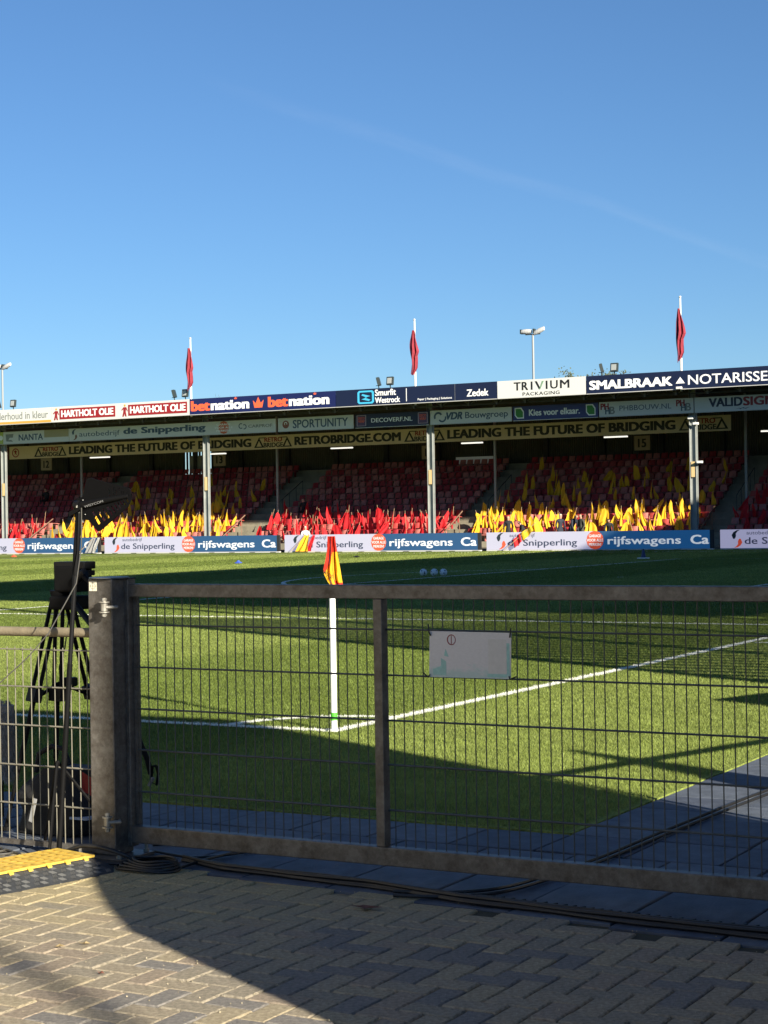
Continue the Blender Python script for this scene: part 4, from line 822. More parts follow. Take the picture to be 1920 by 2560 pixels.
# ---- flags hanging over the LED boards
def board_flag(xx, m1, m2, lab, wdt, lean, colour2=True):
    p = PY(xx, 1180, YB-.25); t = thing('draped_flag', (p.x, YB-.3, 0), lab, 'flag')
    def fn(u_, v, o_=0, w_=wdt): return (p.x+o_+w_*(u_-.5)*(.35+.75*v)+lean*(1-v)*.5, YB-.20-.22*v-.06*math.sin(u_*12+v*3), 1.02-(.97)*v-.12*math.sin(3*u_)*(1-v))
    MB().grid(lambda u_, v: fn(u_, v), 12, 10).build('cloth', m1, t)
    MB().grid(lambda u_, v: fn(u_, v, wdt*.62, wdt*.38), 8, 10).build('cloth', m2, t)
    MB().tube([(p.x+lean*1.1,YB-.1,1.35),(p.x-lean*.9-.25,YB-.55,.03)], .018, 6).build('stick', stickm, t)
board_flag(655, yel, redf, 'yellow and red flag draped over the LED board behind the corner flag', .75, .45)
board_flag(196, mat('cloth_grey', (.26,.26,.26), .8, trans=.2), mat('cloth_pale', (.34,.34,.33), .8), 'grey-white cloth hanging over the LED board behind the antenna', .55, .5)
p = PY(1120, 1165, YB-.3); t = thing('draped_flag', (p.x, YB-.3, 0), 'small red and yellow flag leaning diagonally across the white LED screen', 'flag')
MB().tube([(p.x-.75,YB-.5,.03),(p.x+.95,YB-.2,1.45)], .018, 6).build('stick', stickm, t)
MB().grid(lambda u_, v: (p.x-.30+u_*.42+v*.1, YB-.36-.05*math.sin(u_*9), .55+u_*.36-v*.42), 8, 6).build('cloth', redf, t); MB().grid(lambda u_, v: (p.x+.12+u_*.62+v*.12, YB-.30-.05*math.sin(u_*9), .90+u_*.42-v*(.42-.15*u_)), 8, 6).build('cloth', yel, t)
# ================================================================== CORNER FLAG
cf = thing('corner_flag', (0,0,0), 'white corner post with limp red and yellow flag beyond the gate', 'corner flag')
MB().tube([(0,0,0),(0,0,1.488)], .0245, 16).build('post', mat('post_white', (.82,.82,.80), .35), cf, smooth=True)
MB().tube([(0,0,.085),(0,0,.145)], .0262, 16).build('green_sleeve', mat('sleeve_green', (.08,.42,.04), .4), cf, smooth=True)
MB().tube([(0,0,0),(0,0,.02)], .05, 16).build('socket', mat('socket_grey', (.5,.5,.5), .6), cf, smooth=True)
cfr = mat('corner_red', (.62,.04,.02), .7, trans=.25, var=.08, scale=20); cfy = mat('corner_yellow', (.85,.47,.02), .7, trans=.25, var=.06, scale=20)
def prof(v):
    SQ = .83
    # left and right edges of the hanging cloth, in metres across the view, with drop in metres
    L = [(-.028,0),(-.030,.10),(-.042,.20),(-.062,.30),(-.062,.34),(-.03,.42),(.0,.47)]; R_ = [(.030,0),(.040,.10),(.052,.20),(.066,.30),(.078,.40),(.088,.47),(.07,.56)]
    def ip(T_):
        s = v*(len(T_)-1); i = min(int(s), len(T_)-2); f_ = s-i; p_ = tuple(T_[i][c]*(1-f_)+T_[i+1][c]*f_ for c in (0, 1)); return (p_[0], p_[1]*SQ)
    return ip(L), ip(R_)
q = MB(); NU, NV = 28, 34
def fn(u_, v):
    l_, r_ = prof(v); a = l_[0]*(1-u_)+r_[0]*u_; dz = l_[1]*(1-u_)+r_[1]*u_+.02*math.sin(u_*3.1)*v; dep = -.034-.018*math.sin(u_*15+.6+v*1.5)*min(1, v*2+.3)-.012*math.sin(u_*31+v*4)
    P_ = Vector((0,0,1.498-dz))+Vector((RT.x,RT.y,0))*a+Vector((FW.x,FW.y,0)).normalized()*dep; return P_
q.grid(fn, NU, NV)
for i in range(len(q.f)):
    u_, v = (i % NU+.5)/NU, (i//NU+.5)/NV
    if u_ < .52: y_ = v > .42+(.5-u_)*.35 - .0 and v < 2 ; y_ = v > (.22+.62*(.52-u_)/.52*.75)
    else: y_ = (.24 < v < .70+.10*(u_-.5)) and not (u_ < .58)
    q.m[i] = 1 if y_ else 0
cloth = q.build('flag_cloth', [cfr, cfy], cf, smooth=True)
# slogan letters lying on the lower left of the cloth
def on_cloth(u_, v, off=.004): return fn(u_, v)+Vector((-FW.x,-FW.y,0)).normalized()*(off+.012)
cu = bpy.data.curves.new('t', 'FONT'); cu.body = 'ME OF'; cu.offset = .01; cu.extrude = .001; cu.size = 1
def lay(co):
    a, b_ = co.min(0), co.max(0); q_ = (co-a)/np.maximum(b_-a, 1e-6); out_ = []
    for r_ in q_:
        al = -.060+.070*r_[0]; dz = .287+.044*r_[0]-.033*r_[1]; out_.append(Vector((0,0,1.498-dz))+Vector((RT.x,RT.y,0))*al-Vector((FW.x,FW.y,0)).normalized()*.078)
    return np.array([list(v_) for v_ in out_])
_tomesh(cu, 'lettering', mat('slogan_olive', (.06,.05,.01), .6), cf, lay)
# ================================================================== GATE
GY = -4.80
def gx(xx, yy_=1500): return PY(xx, yy_, GY).x
gt = thing('gate', (1.9, GY, 0), 'wide galvanised mesh gate closed across the path to the pitch', 'gate')
gz0, gz1 = .068, 1.332; xl = PY(263.5, 1500, GY-.03).x; xr = 5.35; ts = .045; th_ = .062; bs = .082
MB().box(xl+ts, xr-ts, GY-.03, GY+.03, gz1-th_-.012, gz1-.012).build('top_rail', galv, gt, bevel=.004)
MB().box(xl+ts, xr-ts, GY-.03, GY+.03, gz0, gz0+bs).build('bottom_rail', galv, gt, bevel=.004)
MB().box(xl, xl+ts, GY-.03, GY+.03, gz0-.02, gz1+.012).build('hinge_stile', galv, gt, bevel=.004)
MB().box(xr-ts, xr, GY-.03, GY+.03, gz0-.02, gz1+.012).build('latch_stile', galv, gt, bevel=.004)
MB().box(xl-.004, xl+ts+.004, GY-.034, GY+.034, gz1+.0125, gz1+.018).build('stile_cap', mat('cap_black', (.015,.015,.017), .5), gt)
mxs = [gx(824)]
for mx_ in mxs: MB().box(mx_-.022, mx_+.022, GY-.028, GY+.028, gz0+bs+.001, gz1-th_-.013).build('middle_stile', galv, gt, bevel=.003)
MB().box(xl+ts+.001, xl+ts+.018, GY+.008, GY+.029, gz0+bs+.001, gz1-th_-.013).build('edge_bar', galv, gt)
wire = mat('mesh_wire', (.075,.08,.075), .6, metal=.3, var=.3, scale=12)
vw = None; spans = [(xl+ts, mxs[0]-.022), (mxs[0]+.022, xr-ts)]
zb, zt = gz0+bs-.01, gz1-th_-.008
hz_ = [PY(285, y_*1.0, GY-.0).z for y_ in (1350.5, 1441.5, 1531.5, 1620, 1710)]
wme = MB().tube([(0,0,0),(0,0,zt-zb)], .0027, 6).build('vertical_wire', wire); wme_ = wme.data; bpy.data.objects.remove(wme)
def wires(par, x0, x1, y, z0, me_, step=.0508, off=.03):
    x = x0+off; o0 = wloc(par)
    while x < x1-.012:
        o = bpy.data.objects.new('vertical_wire', me_); COL.objects.link(o); o.parent = par; o.location = Vector((x+random.gauss(0,.0006), y, z0))-o0; o.rotation_euler = (0, random.gauss(0,.0012), 0); x += step
for a, c in spans:
    wires(gt, a, c, GY+.018, zb, wme_)
    for z in hz_:
        for s_ in (-1, 1): MB().tube([(a-.006,GY+.018+s_*.0068,z),(c+.004,GY+.018+s_*.0068,z-.0005)], .0040, 6).build('horizontal_wire', wire, gt)
q = MB()
for a, c in spans:
    for z in hz_:
        for x_ in (a-.002, c+.002): q.ball((x_, GY+.018, z), .0085, 6)
q.build('weld_bead', galv, gt, kind='stuff')
# hinges
hm = mat('hinge_zinc', (.30,.28,.24), .45, metal=.4, var=.2, scale=30)
for z in (PY(222, 1312, -4.97).z, PY(225, 1776, -4.97).z):
    hx, hy = PY(228, 1500, -4.97).x, -4.97
    MB().tube([(hx,hy,z-.045),(hx,hy,z+.045)], .010, 8).build('hinge_bolt', hm, gt, smooth=True)
    for dz_ in (-.026, .022): MB().tube([(hx,hy,z+dz_),(hx,hy,z+dz_+.006)], .026, 16).build('washer', hm, gt, smooth=True)
    for dz_ in (-.042, .032): MB().tube([(hx,hy,z+dz_),(hx,hy,z+dz_+.011)], .013, 6).build('nut', hm, gt)
    MB().tube([(hx,hy,z-.017),(hx,hy,z+.020)], .017, 12).build('hinge_eye', hm, gt, smooth=True)
    MB().tube([(hx+.012,hy,z),(hx+.05,hy+.03,z),(xl-.012,GY-.055,z)], .009, 8).build('hinge_arm', hm, gt, smooth=True)
    MB().box(xl-.035, xl-.0005, GY-.075, GY-.01, z-.025, z+.025).build('hinge_bracket', galv, gt, bevel=.003)
# ---- gate post
gp = thing('gate_post', (1.60,-4.87,0), 'square galvanised gate post with target sticker and flat cap', 'post')
XP = PY(194.5, 1600, -4.93).x
pw = .145; x0_, y0_ = XP+.07, -4.93
MB().box(x0_-.07, x0_+.075, y0_, y0_+.145, .02, 1.348).build('shaft', galv, gp, bevel=.006)
q = MB(); q.tube([(x0_+.005,y0_+.07,1.3485),(x0_+.005,y0_+.07,1.355)], .096, 28); q.build('cap', mat('cap_steel', (.10,.11,.12), .4, metal=.5), gp, smooth=True)
MB().box(x0_-.13, x0_+.16, y0_-.07, y0_+.2, .0, .018).build('base_plate', galv, gp, bevel=.002)
for dx_, dy_ in ((-.105,-.045),(.13,-.045),(-.105,.17),(.13,.17)): MB().tube([(x0_+dx_,y0_+dy_,.018),(x0_+dx_,y0_+dy_,.033)], .014, 6).tube([(x0_+dx_,y0_+dy_,.033),(x0_+dx_,y0_+dy_,.058)], .008, 6).build('anchor_bolt', hm, gp)
st = MB().box(x0_-.060, x0_-.015, y0_-.0015, y0_-.0003, 1.290, 1.338).build('sticker', mat('sticker', (.75,.70,.55), .6), gp)
shape([circ(x0_-.0375, 1.314, .015), circ(x0_-.0375, 1.314, .0135)], y0_-.0015, .0004, black, st, 'ring'); MB().box(x0_-.058, x0_-.017, y0_-.0019, y0_-.0015, 1.3134, 1.3146).box(x0_-.0381, x0_-.0369, y0_-.0025, y0_-.0021, 1.292, 1.336).build('cross', black, st)
rb = MB().tube([(x0_+.078,y0_-.003,.07),(x0_+.078,y0_-.003,1.34)], .0035, 6).build('seam_rod', galv, gp)
lp = thing('latch_post', (xr+.09, GY, 0), 'square galvanised post at the far right end of the gate', 'post')
MB().box(xr+.02, xr+.16, GY-.07, GY+.07, 0, 1.35).build('shaft', galv, lp, bevel=.006); MB().box(xr+.015, xr+.165, GY-.075, GY+.075, 1.351, 1.357).build('cap', MATS['cap_steel'], lp); MB().box(xr+.004, xr+.019, GY-.03, GY+.03, .9, 1.05).build('latch_plate', hm, lp)
# ---- board on the gate
wy = GY+.008; c1, c2, c3, c4 = [PY(a, c, wy-.03) for a, c in ((929, 1363), (1105, 1367), (1104, 1467), (928, 1462))]
def wb_mat():
    m = bpy.data.materials.new('worn_board'); m.use_nodes = True; n = m.node_tree.nodes; l = m.node_tree.links; b_ = n['Principled BSDF']; b_.inputs['Roughness'].default_value = .45
    tc = n.new('ShaderNodeTexCoord'); sp_ = n.new('ShaderNodeSeparateXYZ'); l.new(tc.outputs['Generated'], sp_.inputs[0])
    nz = n.new('ShaderNodeTexNoise'); nz.inputs['Scale'].default_value = 6; nz.inputs['Detail'].default_value = 8; nz.inputs['Roughness'].default_value = .75; l.new(tc.outputs['Generated'], nz.inputs['Vector'])
    # teal stain where the print has peeled, strongest along the foot
    a = n.new('ShaderNodeMath'); a.operation = 'MULTIPLY_ADD'; a.inputs[1].default_value = -.9; a.inputs[2].default_value = .28; l.new(sp_.outputs[2], a.inputs[0])
    ad = n.new('ShaderNodeMath'); ad.operation = 'ADD'; l.new(a.outputs[0], ad.inputs[0]); l.new(nz.outputs['Fac'], ad.inputs[1])
    mr = n.new('ShaderNodeMapRange'); mr.inputs['From Min'].default_value = .55; mr.inputs['From Max'].default_value = .72; mr.inputs['To Max'].default_value = .6; l.new(ad.outputs[0], mr.inputs['Value'])
    mx = n.new('ShaderNodeMixRGB'); mx.inputs[1].default_value = (.62,.60,.60,1); mx.inputs[2].default_value = (.36,.56,.52,1); l.new(mr.outputs[0], mx.inputs[0])
    n2 = n.new('ShaderNodeTexNoise'); n2.inputs['Scale'].default_value = 25; n2.inputs['Detail'].default_value = 6; l.new(tc.outputs['Generated'], n2.inputs['Vector'])
    m2_ = n.new('ShaderNodeMapRange'); m2_.inputs['To Min'].default_value = .85; m2_.inputs['To Max'].default_value = 1.08; l.new(n2.outputs['Fac'], m2_.inputs['Value']); sc = n.new('ShaderNodeVectorMath'); sc.operation = 'SCALE'; l.new(mx.outputs[0], sc.inputs[0]); l.new(m2_.outputs[0], sc.inputs['Scale']); l.new(sc.outputs[0], b_.inputs['Base Color']); return m
wb = thing('gate_sign', ((c1.x+c2.x)/2, wy, c4.z), 'worn blank whitish board with red circle mark tied to the gate mesh', 'sign')
q = MB(); yf, yk = wy-.034, wy-.030
V8 = [(p.x, y_, p.z) for y_ in (yf, yk) for p in (c4, c3, c2, c1)]; q.add(V8, [(0,1,2,3),(7,6,5,4),(0,4,5,1),(1,5,6,2),(2,6,7,3),(3,7,4,0)]); q.build('board', wb_mat(), wb)
teals = mat('stain_teal', (.30,.52,.48), .5, var=.15, scale=40)
MB().box(c3.x-.017, c3.x-.003, yf-.0008, yf-.0002, c3.z+.012, c2.z-.045).build('peeled_strip', teals, wb); MB().box(c3.x-.11, c3.x-.018, yf-.0008, yf-.0002, c3.z+.006, c3.z+.020).build('peeled_strip', teals, wb)
shape([[(c4.x+.02,c4.z+.01),(c4.x+.085,c4.z+.01),(c4.x+.085,c4.z+.07),(c4.x+.06,c4.z+.085),(c4.x+.06,c4.z+.05),(c4.x+.02,c4.z+.035)]], yf-.0002, .0006, teals, wb, 'peeled_patch')
shape([[(c4.x+.075,c4.z+.095),(c4.x+.098,c4.z+.09),(c4.x+.083,c4.z+.125)]], yf-.0002, .0006, teals, wb, 'peeled_patch')
MB().box(c3.x-.105, c3.x-.018, yf-.0007, yf-.0001, c3.z+.022, c3.z+.17).build('paper_remnant', mat('remnant', (.58,.56,.53), .6, var=.06, scale=40), wb)
rc = PY(975, 1382, yf); redm = mat('marker_red', (.22,.02,.03), .6)
o = shape([circ(rc.x, rc.z, .0215, 28, .0235), circ(rc.x+.0008, rc.z, .0175, 28, .0195)], yf-.0004, .0006, redm, wb, 'red_circle'); MB().box(rc.x-.002, rc.x+.0015, yf-.001, yf-.0004, rc.z-.018, rc.z+.018).build('red_stroke', redm, wb)
tiem = mat('cable_tie', (.01,.01,.01), .5)
for p, dx_, dz_ in ((c1,-.004,.03),(c2,.0,.02),(c3,.03,.012),(c4,-.03,.02)):
    MB().tube([(p.x+(.006 if p in (c1,c4) else -.006),yf-.003,p.z-.02 if p in (c1,c2) else p.z+.012),(p.x,yf-.009,p.z),(p.x+dx_,yf-.004,p.z+dz_)], .0032, 6).build('cable_tie', tiem, wb)
for (zx, zy) in ((938, 1352), (1112, 1462), (293, 1344), (293, 1440), (293, 1530), (293, 1618), (293, 1708)):
    pass
# ================================================================== LEFT FENCE
FY = -4.88; FXR = XP-.004
lf = thing('mesh_fence', (.6, FY, 0), 'low mesh fence panel with round top rail left of the gate post', 'fence')
rz_ = PY(100, 1365, FY).z
MB().tube([(-2.4,FY,rz_),(FXR,FY,rz_)], .0235, 16).build('top_rail', mat('rail_weathered', (.20,.165,.11), .7, var=.3, scale=6, bump=.3), lf, smooth=True)
fzb = .03; fzt = PY(100, 1399, FY).z
fw = MB().tube([(0,0,0),(0,0,fzt-fzb)], .0027, 6).build('vertical_wire', wire); fw_ = fw.data; bpy.data.objects.remove(fw)
fwire = mat('fence_wire', (.21,.195,.155), .55, metal=.2, var=.2, scale=10); fw_.materials[0] = fwire
wires(lf, -2.4, FXR, FY+.01, fzb, fw_, .0508, .0)
for z in [fzt-.012]+[PY(100, y_, FY).z for y_ in (1511+208-180, )][:0]+[PY(100, y_, FY).z for y_ in (1485, 1569, 1656, 1740)]:
    for s_ in (-1, 1): MB().tube([(-2.4,FY+.01+s_*.0065,z),(FXR,FY+.01+s_*.0065,z)], .0034, 6).build('horizontal_wire', fwire, lf)
MB().box(-2.4, FXR-.002, FY-.004, FY+.026, .02, .045).build('bottom_rail', galv, lf)
for x in (-1.2,): MB().box(x-.0, x+.03, FY+.028, FY+.058, 0, rz_-.03).build('post', dsteel, lf)
# ================================================================== ANTENNA STAND
AY = -5.02; blk = mat('matt_black', (.0035,.0035,.004), .65, spec=.15); blk2 = mat('satin_black', (.005,.005,.006), .5, spec=.22)
a0, a1 = PY(127, 1846, AY), PY(170, 1108, AY)
an = thing('antenna_stand', (a0.x, AY, 0), 'black telescopic stand holding a black slotted antenna at the fence', 'antenna')
mid = a0.lerp(a1, .56); mid2 = a0.lerp(a1, .82)
MB().tube([a0, mid], .0135, 10).build('lower_tube', blk, an, smooth=True); MB().tube([mid, mid2], .0115, 10).build('middle_tube', blk2, an, smooth=True); MB().tube([mid2.lerp(mid,.0), a1], .016, 10, .016).build('collar_tube', blk, an, smooth=True)
MB().tube([a1, PY(172, 1080, AY)], .0075, 8).build('top_spigot', mat('chrome', (.5,.48,.42), .3, metal=.8), an, smooth=True)
for k in range(3): MB().tube([a0+Vector((0,0,.45)), (a0.x+.30*math.cos(.6+k*2.09), AY+.12+.22*math.sin(.6+k*2.09), .015)], .008, 6).build('leg', blk, an)
def AP(zx, zy): # antenna detail zoom -> plane point
    p = PY((180+zx/10.37)/K, (1190+zy/10.37)/K, AY); return (p.x, p.z)
outl = [(130,590),(300,540),(400,75),(500,45),(1500,320),(1540,380),(1560,600),(1480,790),(750,1430),(680,1430),(470,1150),(265,1125),(250,900),(190,820)]
slots = []
for i, (xa, ya_, xb, yb_) in enumerate(((530,920,700,1255),(670,880,835,1175),(800,840,945,1105),(910,780,1040,1040),(1020,770,1125,975),(1100,705,1200,915),(1180,665,1265,870),(1250,650,1320,780),(1320,640,1395,780),(1420,600,1470,700))):
    wq = 62-i*4.2; slots.append([(xa,ya_+25),(xa+wq*.8,ya_-8),(xb+wq,yb_-38),(xb+wq*.5,yb_),(xb,yb_)])
for i, (xa, ya_, yb_) in enumerate(((975,330,545),(1090,290,500),(1150,370,540),(1235,310,390),(1300,390,500),(1350,395,500),(1440,420,490))): wq = 34-i*2.5; slots.append([(xa,yb_),(xa+8,ya_),(xa+wq,ya_),(xa+wq-6,yb_)])
shape([[AP(*q_) for q_ in P_] for P_ in [outl]+slots], AY-.003, .005, mat('antenna_black', (.003,.003,.0035), .7, spec=.1), an, 'antenna_fin')
q = MB(); A_, B_ = AP(250, 760), AP(1480, 520); q.tube([(A_[0],AY-.006,A_[1]),((A_[0]*.4+B_[0]*.6),AY-.012,(A_[1]*.4+B_[1]*.6)),(B_[0],AY-.006,B_[1])], .020, 10, .010); q.build('antenna_boom', blk, an, smooth=True)
ta, tb = AP(430, 800), AP(915, 650); L_ = math.hypot(tb[0]-ta[0], tb[1]-ta[1]); rot = math.atan2(tb[1]-ta[1], tb[0]-ta[0]); cx_, cz_ = (ta[0]+tb[0])/2, (ta[1]+tb[1])/2
text('WISYCOM', cx_-L_/2, cx_+L_/2, cz_-.0055, cz_+.0055, AY-.033, mat('silver_print', (.22,.22,.22), .5), an, bold=.0, rot=rot, ext=.0005)
for (zx, zy) in ((330,625),(390,995)): c_ = AP(zx, zy); MB().tube([(c_[0],AY-.012,c_[1]),(c_[0],AY-.015,c_[1])], .002, 8).build('screw', edge, an)
A_, B_ = AP(0, 1000), AP(300, 830); MB().bar((A_[0],AY-.02,A_[1]),(B_[0],AY-.02,B_[1]), .012, .02).build('clamp_lever', blk, an)
A_ = AP(190, 760); MB().tube([(A_[0]-.012,AY-.015,A_[1]),(A_[0]+.012,AY-.015,A_[1]+.002)], .022, 12).build('clamp_knob', blk2, an, smooth=True)
A_ = AP(235, 790); MB().tube([(A_[0],AY-.032,A_[1]-.006),(A_[0],AY-.032,A_[1]+.006)], .004, 8).build('connector', mat('nickel', (.8,.78,.7), .25, metal=.8), an, smooth=True)
# antenna cable hanging away to the left
cb = mat('cable_black', (.012,.012,.013), .5); cbl = mat('cable_sheen', (.075,.07,.06), .45)
pts = [PY(a, c, AY-.04+s_) for a, c, s_ in ((176, 1097, 0), (176, 1180, 0), (165, 1260, -.02), (140, 1305, -.06), (105, 1368, -.12), (60, 1420, -.16), (0, 1475, -.2), (-60, 1520, -.25))]
tag(MB().tube([pts[0].lerp(pts[0],0)]+pts[1:], .0028, 6).build('antenna_cable', cbl, smooth=True), 'thin cable running from the antenna down to the left edge', 'cable')
# ================================================================== VIDEO TRIPOD
TY = -4.25
def TP(xx, yy_, dy_=0.): return PY(xx, yy_, TY+dy_)
tr = thing('video_tripod', (TP(130, 1300).x, TY, 0), 'black video tripod with fluid head standing behind the fence', 'tripod')
hub = TP(135, 1300)
MB().tube([TP(131, 1298), TP(131, 1275)], .045, 16, .06).build('bowl', blk, tr, smooth=True)
MB().box(TP(103,1).x, TP(163,1).x, TY-.07, TY+.08, TP(130,1316).z, TP(130,1286).z).build('shoulder', blk, tr, bevel=.015)
MB().box(TP(112,1).x, TP(164,1).x, TY-.06, TY+.07, TP(130,1278).z, TP(130,1222).z).build('fluid_head', blk, tr, bevel=.012)
MB().box(TP(110,1).x, TP(176,1).x, TY-.05, TY+.05, TP(130,1229).z, TP(130,1213).z).build('camera_plate', blk2, tr, bevel=.006)
MB().box(TP(140,1).x, TP(177,1).x, TY-.04, TY+.04, TP(130,1243).z, TP(130,1232).z).build('slide_plate', blk2, tr, bevel=.004)
MB().tube([TP(168,1250,-.08), TP(184,1236,-.08)], .026, 14).build('pan_knob', blk2, tr, smooth=True); MB().tube([TP(176,1240,-.08), TP(200,1262,-.12)], .016, 10).build('pan_bar', blk, tr, smooth=True)
MB().tube([TP(150,1290,-.05), TP(200,1352,-.28)], .016, 10).build('pan_handle', blk, tr, smooth=True)
foot = [G(20, 1790, .0), G(122, 1810, 0), G(232, 1765, 0)]; foot = [TP(26, 1790, -.35), TP(118, 1800, -.1), TP(250, 1700, .1)]
for k, (tx, kx, ky, f_) in enumerate(((118, 62, 1500, TP(12, 1800, -.3)), (128, 120, 1500, TP(118, 1795, -.05)), (150, 205, 1480, TP(262, 1740, .35)))):
    A_ = TP(tx, 1304, -.04 if k == 1 else 0); f_.z = .012; L_ = MB()
    m_ = A_.lerp(f_, .42)
    for s_ in (-.024, .024): L_.tube([A_+Vector((s_,0,0)), m_+Vector((s_,0,0))], .011, 8)
    leg = L_.build('leg', blk, tr, smooth=True); m3 = A_.lerp(f_, .4); MB().tube([m3, A_.lerp(f_, .70)], .014, 8).build('lower_leg', blk, leg, smooth=True); MB().bar(A_.lerp(f_, .38), A_.lerp(f_, .44), .08, .05).build('leg_clamp', blk2, leg); MB().tube([A_.lerp(f_, .7), f_], .010, 8).build('foot_tube', blk, leg, smooth=True); MB().tube([f_, f_+Vector((0,0,.02))], .03, 10).build('rubber_foot', blk, leg)
    sp_e = A_.lerp(f_, .43); MB().tube([TP(128, 1475), sp_e], .010, 6).build('spreader_arm', blk, tr)
MB().box(TP(119,1).x, TP(140,1).x, TY-.03, TY+.03, TP(130,1482).z, TP(130,1462).z).build('spreader_hub', blk2, tr, bevel=.01)
MB().tube([TP(148, 1340), TP(140, 1400), TP(128, 1440), TP(130, 1470)], .004, 5).build('tripod_cable', cb, tr)
# ---- furry wind shield, at the left edge
fur = mat('fur', (.28,.25,.22), .95, var=.35, scale=30, rand=.3)
p = TP(8, 1590, .1); t = thing('microphone_windshield', (p.x, p.y, p.z-.3), 'grey furry microphone wind shield on a stand at the left edge', 'microphone')
MB().tube([p+Vector((-.02,0,-.22)), p+Vector((-.02,0,.17))], .075, 14).build('core', fur, t, smooth=True)
q = MB()
for i in range(3800):
    a_ = random.uniform(0, 6.283); hh = random.uniform(-.24, .20); rr = .075*(1-max(0, hh-.12)*5)
    b0 = p+Vector((-.02+rr*math.cos(a_), rr*math.sin(a_), hh)); d_ = Vector((math.cos(a_)*.022+random.gauss(0,.01), math.sin(a_)*.022+random.gauss(0,.01), -.035+random.gauss(0,.012))); s_ = Vector((-math.sin(a_), math.cos(a_), 0))*.0022
    q.add([b0-s_, b0+s_, b0+d_], [(0,1,2)])
q.build('fur', fur, t, kind='stuff'); MB().tube([p+Vector((-.02,0,-.22)), Vector((p.x-.02,p.y,.0))], .011, 8).build('stand_tube', blk, t)
# ---- equipment bag
bgm = mat('bag_black', (.008,.008,.009), .8, var=.3, scale=20, bump=.6, bscale=40); bgr = mat('bag_red', (.18,.008,.010), .8)
ba, bb_ = PY(58, 1800, -4.45), PY(196, 1800, -4.45); hT = PY(130, 1650, -4.45).z
bg_ = thing('equipment_bag', ((ba.x+bb_.x)/2, -4.4, 0), 'large black equipment bag with red patch standing behind the fence', 'bag')
def bagf(u_, v, w0=(ba.x+bb_.x)/2, wx=(bb_.x-ba.x)/2+.03):
    a_ = 2*math.pi*u_; sq = lambda c: math.copysign(abs(c)**.55, c); tp_ = 1-.35*max(0, v-.55)/.45; t_ = tp_*(.95+.05*math.sin(v*9+a_*2)); 
    return (w0+wx*sq(math.cos(a_))*t_+.02*math.sin(v*7), -4.40+.17*sq(math.sin(a_))*t_, .01+(hT-.03)*v*(1-.12*(math.cos(a_)*-1 > .3)*v))
q = MB(); q.grid(bagf, 24, 9); q.f.append(tuple(9*25+i for i in range(24))); q.m.append(0); q.build('body', bgm, bg_, smooth=True)
MB().tube([PY(78,1668,-4.42), PY(84,1628,-4.42), PY(112,1612,-4.42), PY(138,1618,-4.42), PY(150,1652,-4.42)], .014, 8).build('handle', bgm, bg_, smooth=True)
q = MB(); pa_, pb_ = PY(172,1672,-4.59), PY(200,1700,-4.59); q.grid(lambda u_, v: (pa_.x+(pb_.x-pa_.x+.03)*u_, -4.572+.012*math.sin(u_*5)*v, pa_.z+(.01-.10*v)-.05*u_), 6, 5); q.build('red_patch', bgr, bg_)
for (xx, yy_, x2, y2) in ((76, 1725, 66, 1775),): 
    A_, C_ = PY(xx, yy_, -4.60), PY(x2, y2, -4.60); MB().bar(A_, C_, .022, .006, (0,1,0)).build('luggage_tag', mat('tag_white', (.30,.30,.30), .6), bg_)
A_ = PY(186, 1765, -4.5); q = MB().box(A_.x-.06, A_.x+.05, -4.56, -4.44, .10, .112); tag(q.build('paper', mat('paper_blue', (.30,.36,.48), .7)), 'folded blue-grey paper beside the bag next to the gate post', 'paper')
# ---- pistol-handled strut right of the post
c_ = thing('microphone_boom', (G(325,1690).x, -3.9, 0), 'black curved boom end hanging in front of the shaded grass right of the post', 'microphone')
W_ = lambda xx, yy_: PY(xx, yy_, -4.1)
MB().tube([W_(292, 1568), W_(303, 1605), W_(318, 1640), W_(326, 1672)], .014, 8, .016).build('boom', blk, c_, smooth=True)
MB().tube([W_(338, 1655), W_(342, 1672), W_(338, 1695), W_(326, 1690), W_(329, 1655), W_(338, 1655)], .008, 8).build('grip_loop', blk, c_, smooth=True); MB().tube([W_(331, 1680), W_(322, 1697)], .010, 8).build('strap_end', mat('strap_grey', (.25,.24,.23), .7), c_)
MB().tube([W_(292, 1568), Vector((W_(240,1560).x, -4.15, .35)), Vector((W_(215,1560).x, -4.2, 0))], .012, 8).build('support', blk, c_)
# ================================================================== CABLE RAMP
o_ = Vector((1.905, -5.19, 0)); d_ = Vector((-.235, -.972, 0)).normalized(); n_ = Vector((-d_.y, d_.x, 0)); n_ = n_ if n_.x < 0 else -n_   # d_: away along the ramp, n_: across to the left
LR = 1.9
def RP(a_, c_, z): v_ = o_+d_*a_+n_*c_; return (v_.x, v_.y, z)
cr = thing('cable_ramp', (o_.x-.2, o_.y-.1, 0), 'yellow-lidded black rubber cable ramp on the bricks by the fence', 'cable ramp')
rub = mat('rubber', (.045,.047,.05), .65, var=.35, scale=14, bump=.3); yl = mat('lid_yellow', (.70,.46,.07), .6, var=.3, scale=22)
q = MB(); q.add([RP(-.0,0,0),RP(LR,0,0),RP(LR,.17,.05),RP(0,.17,.05),RP(LR,.45,.05),RP(0,.45,.05),RP(LR,.62,0),RP(0,.62,0),RP(-.16,.20,0),RP(-.14,.40,0)], [(0,1,2,3),(3,2,4,5),(5,4,6,7),(0,3,8),(3,5,9,8),(5,7,9)]); q.build('rubber_body', rub, cr)
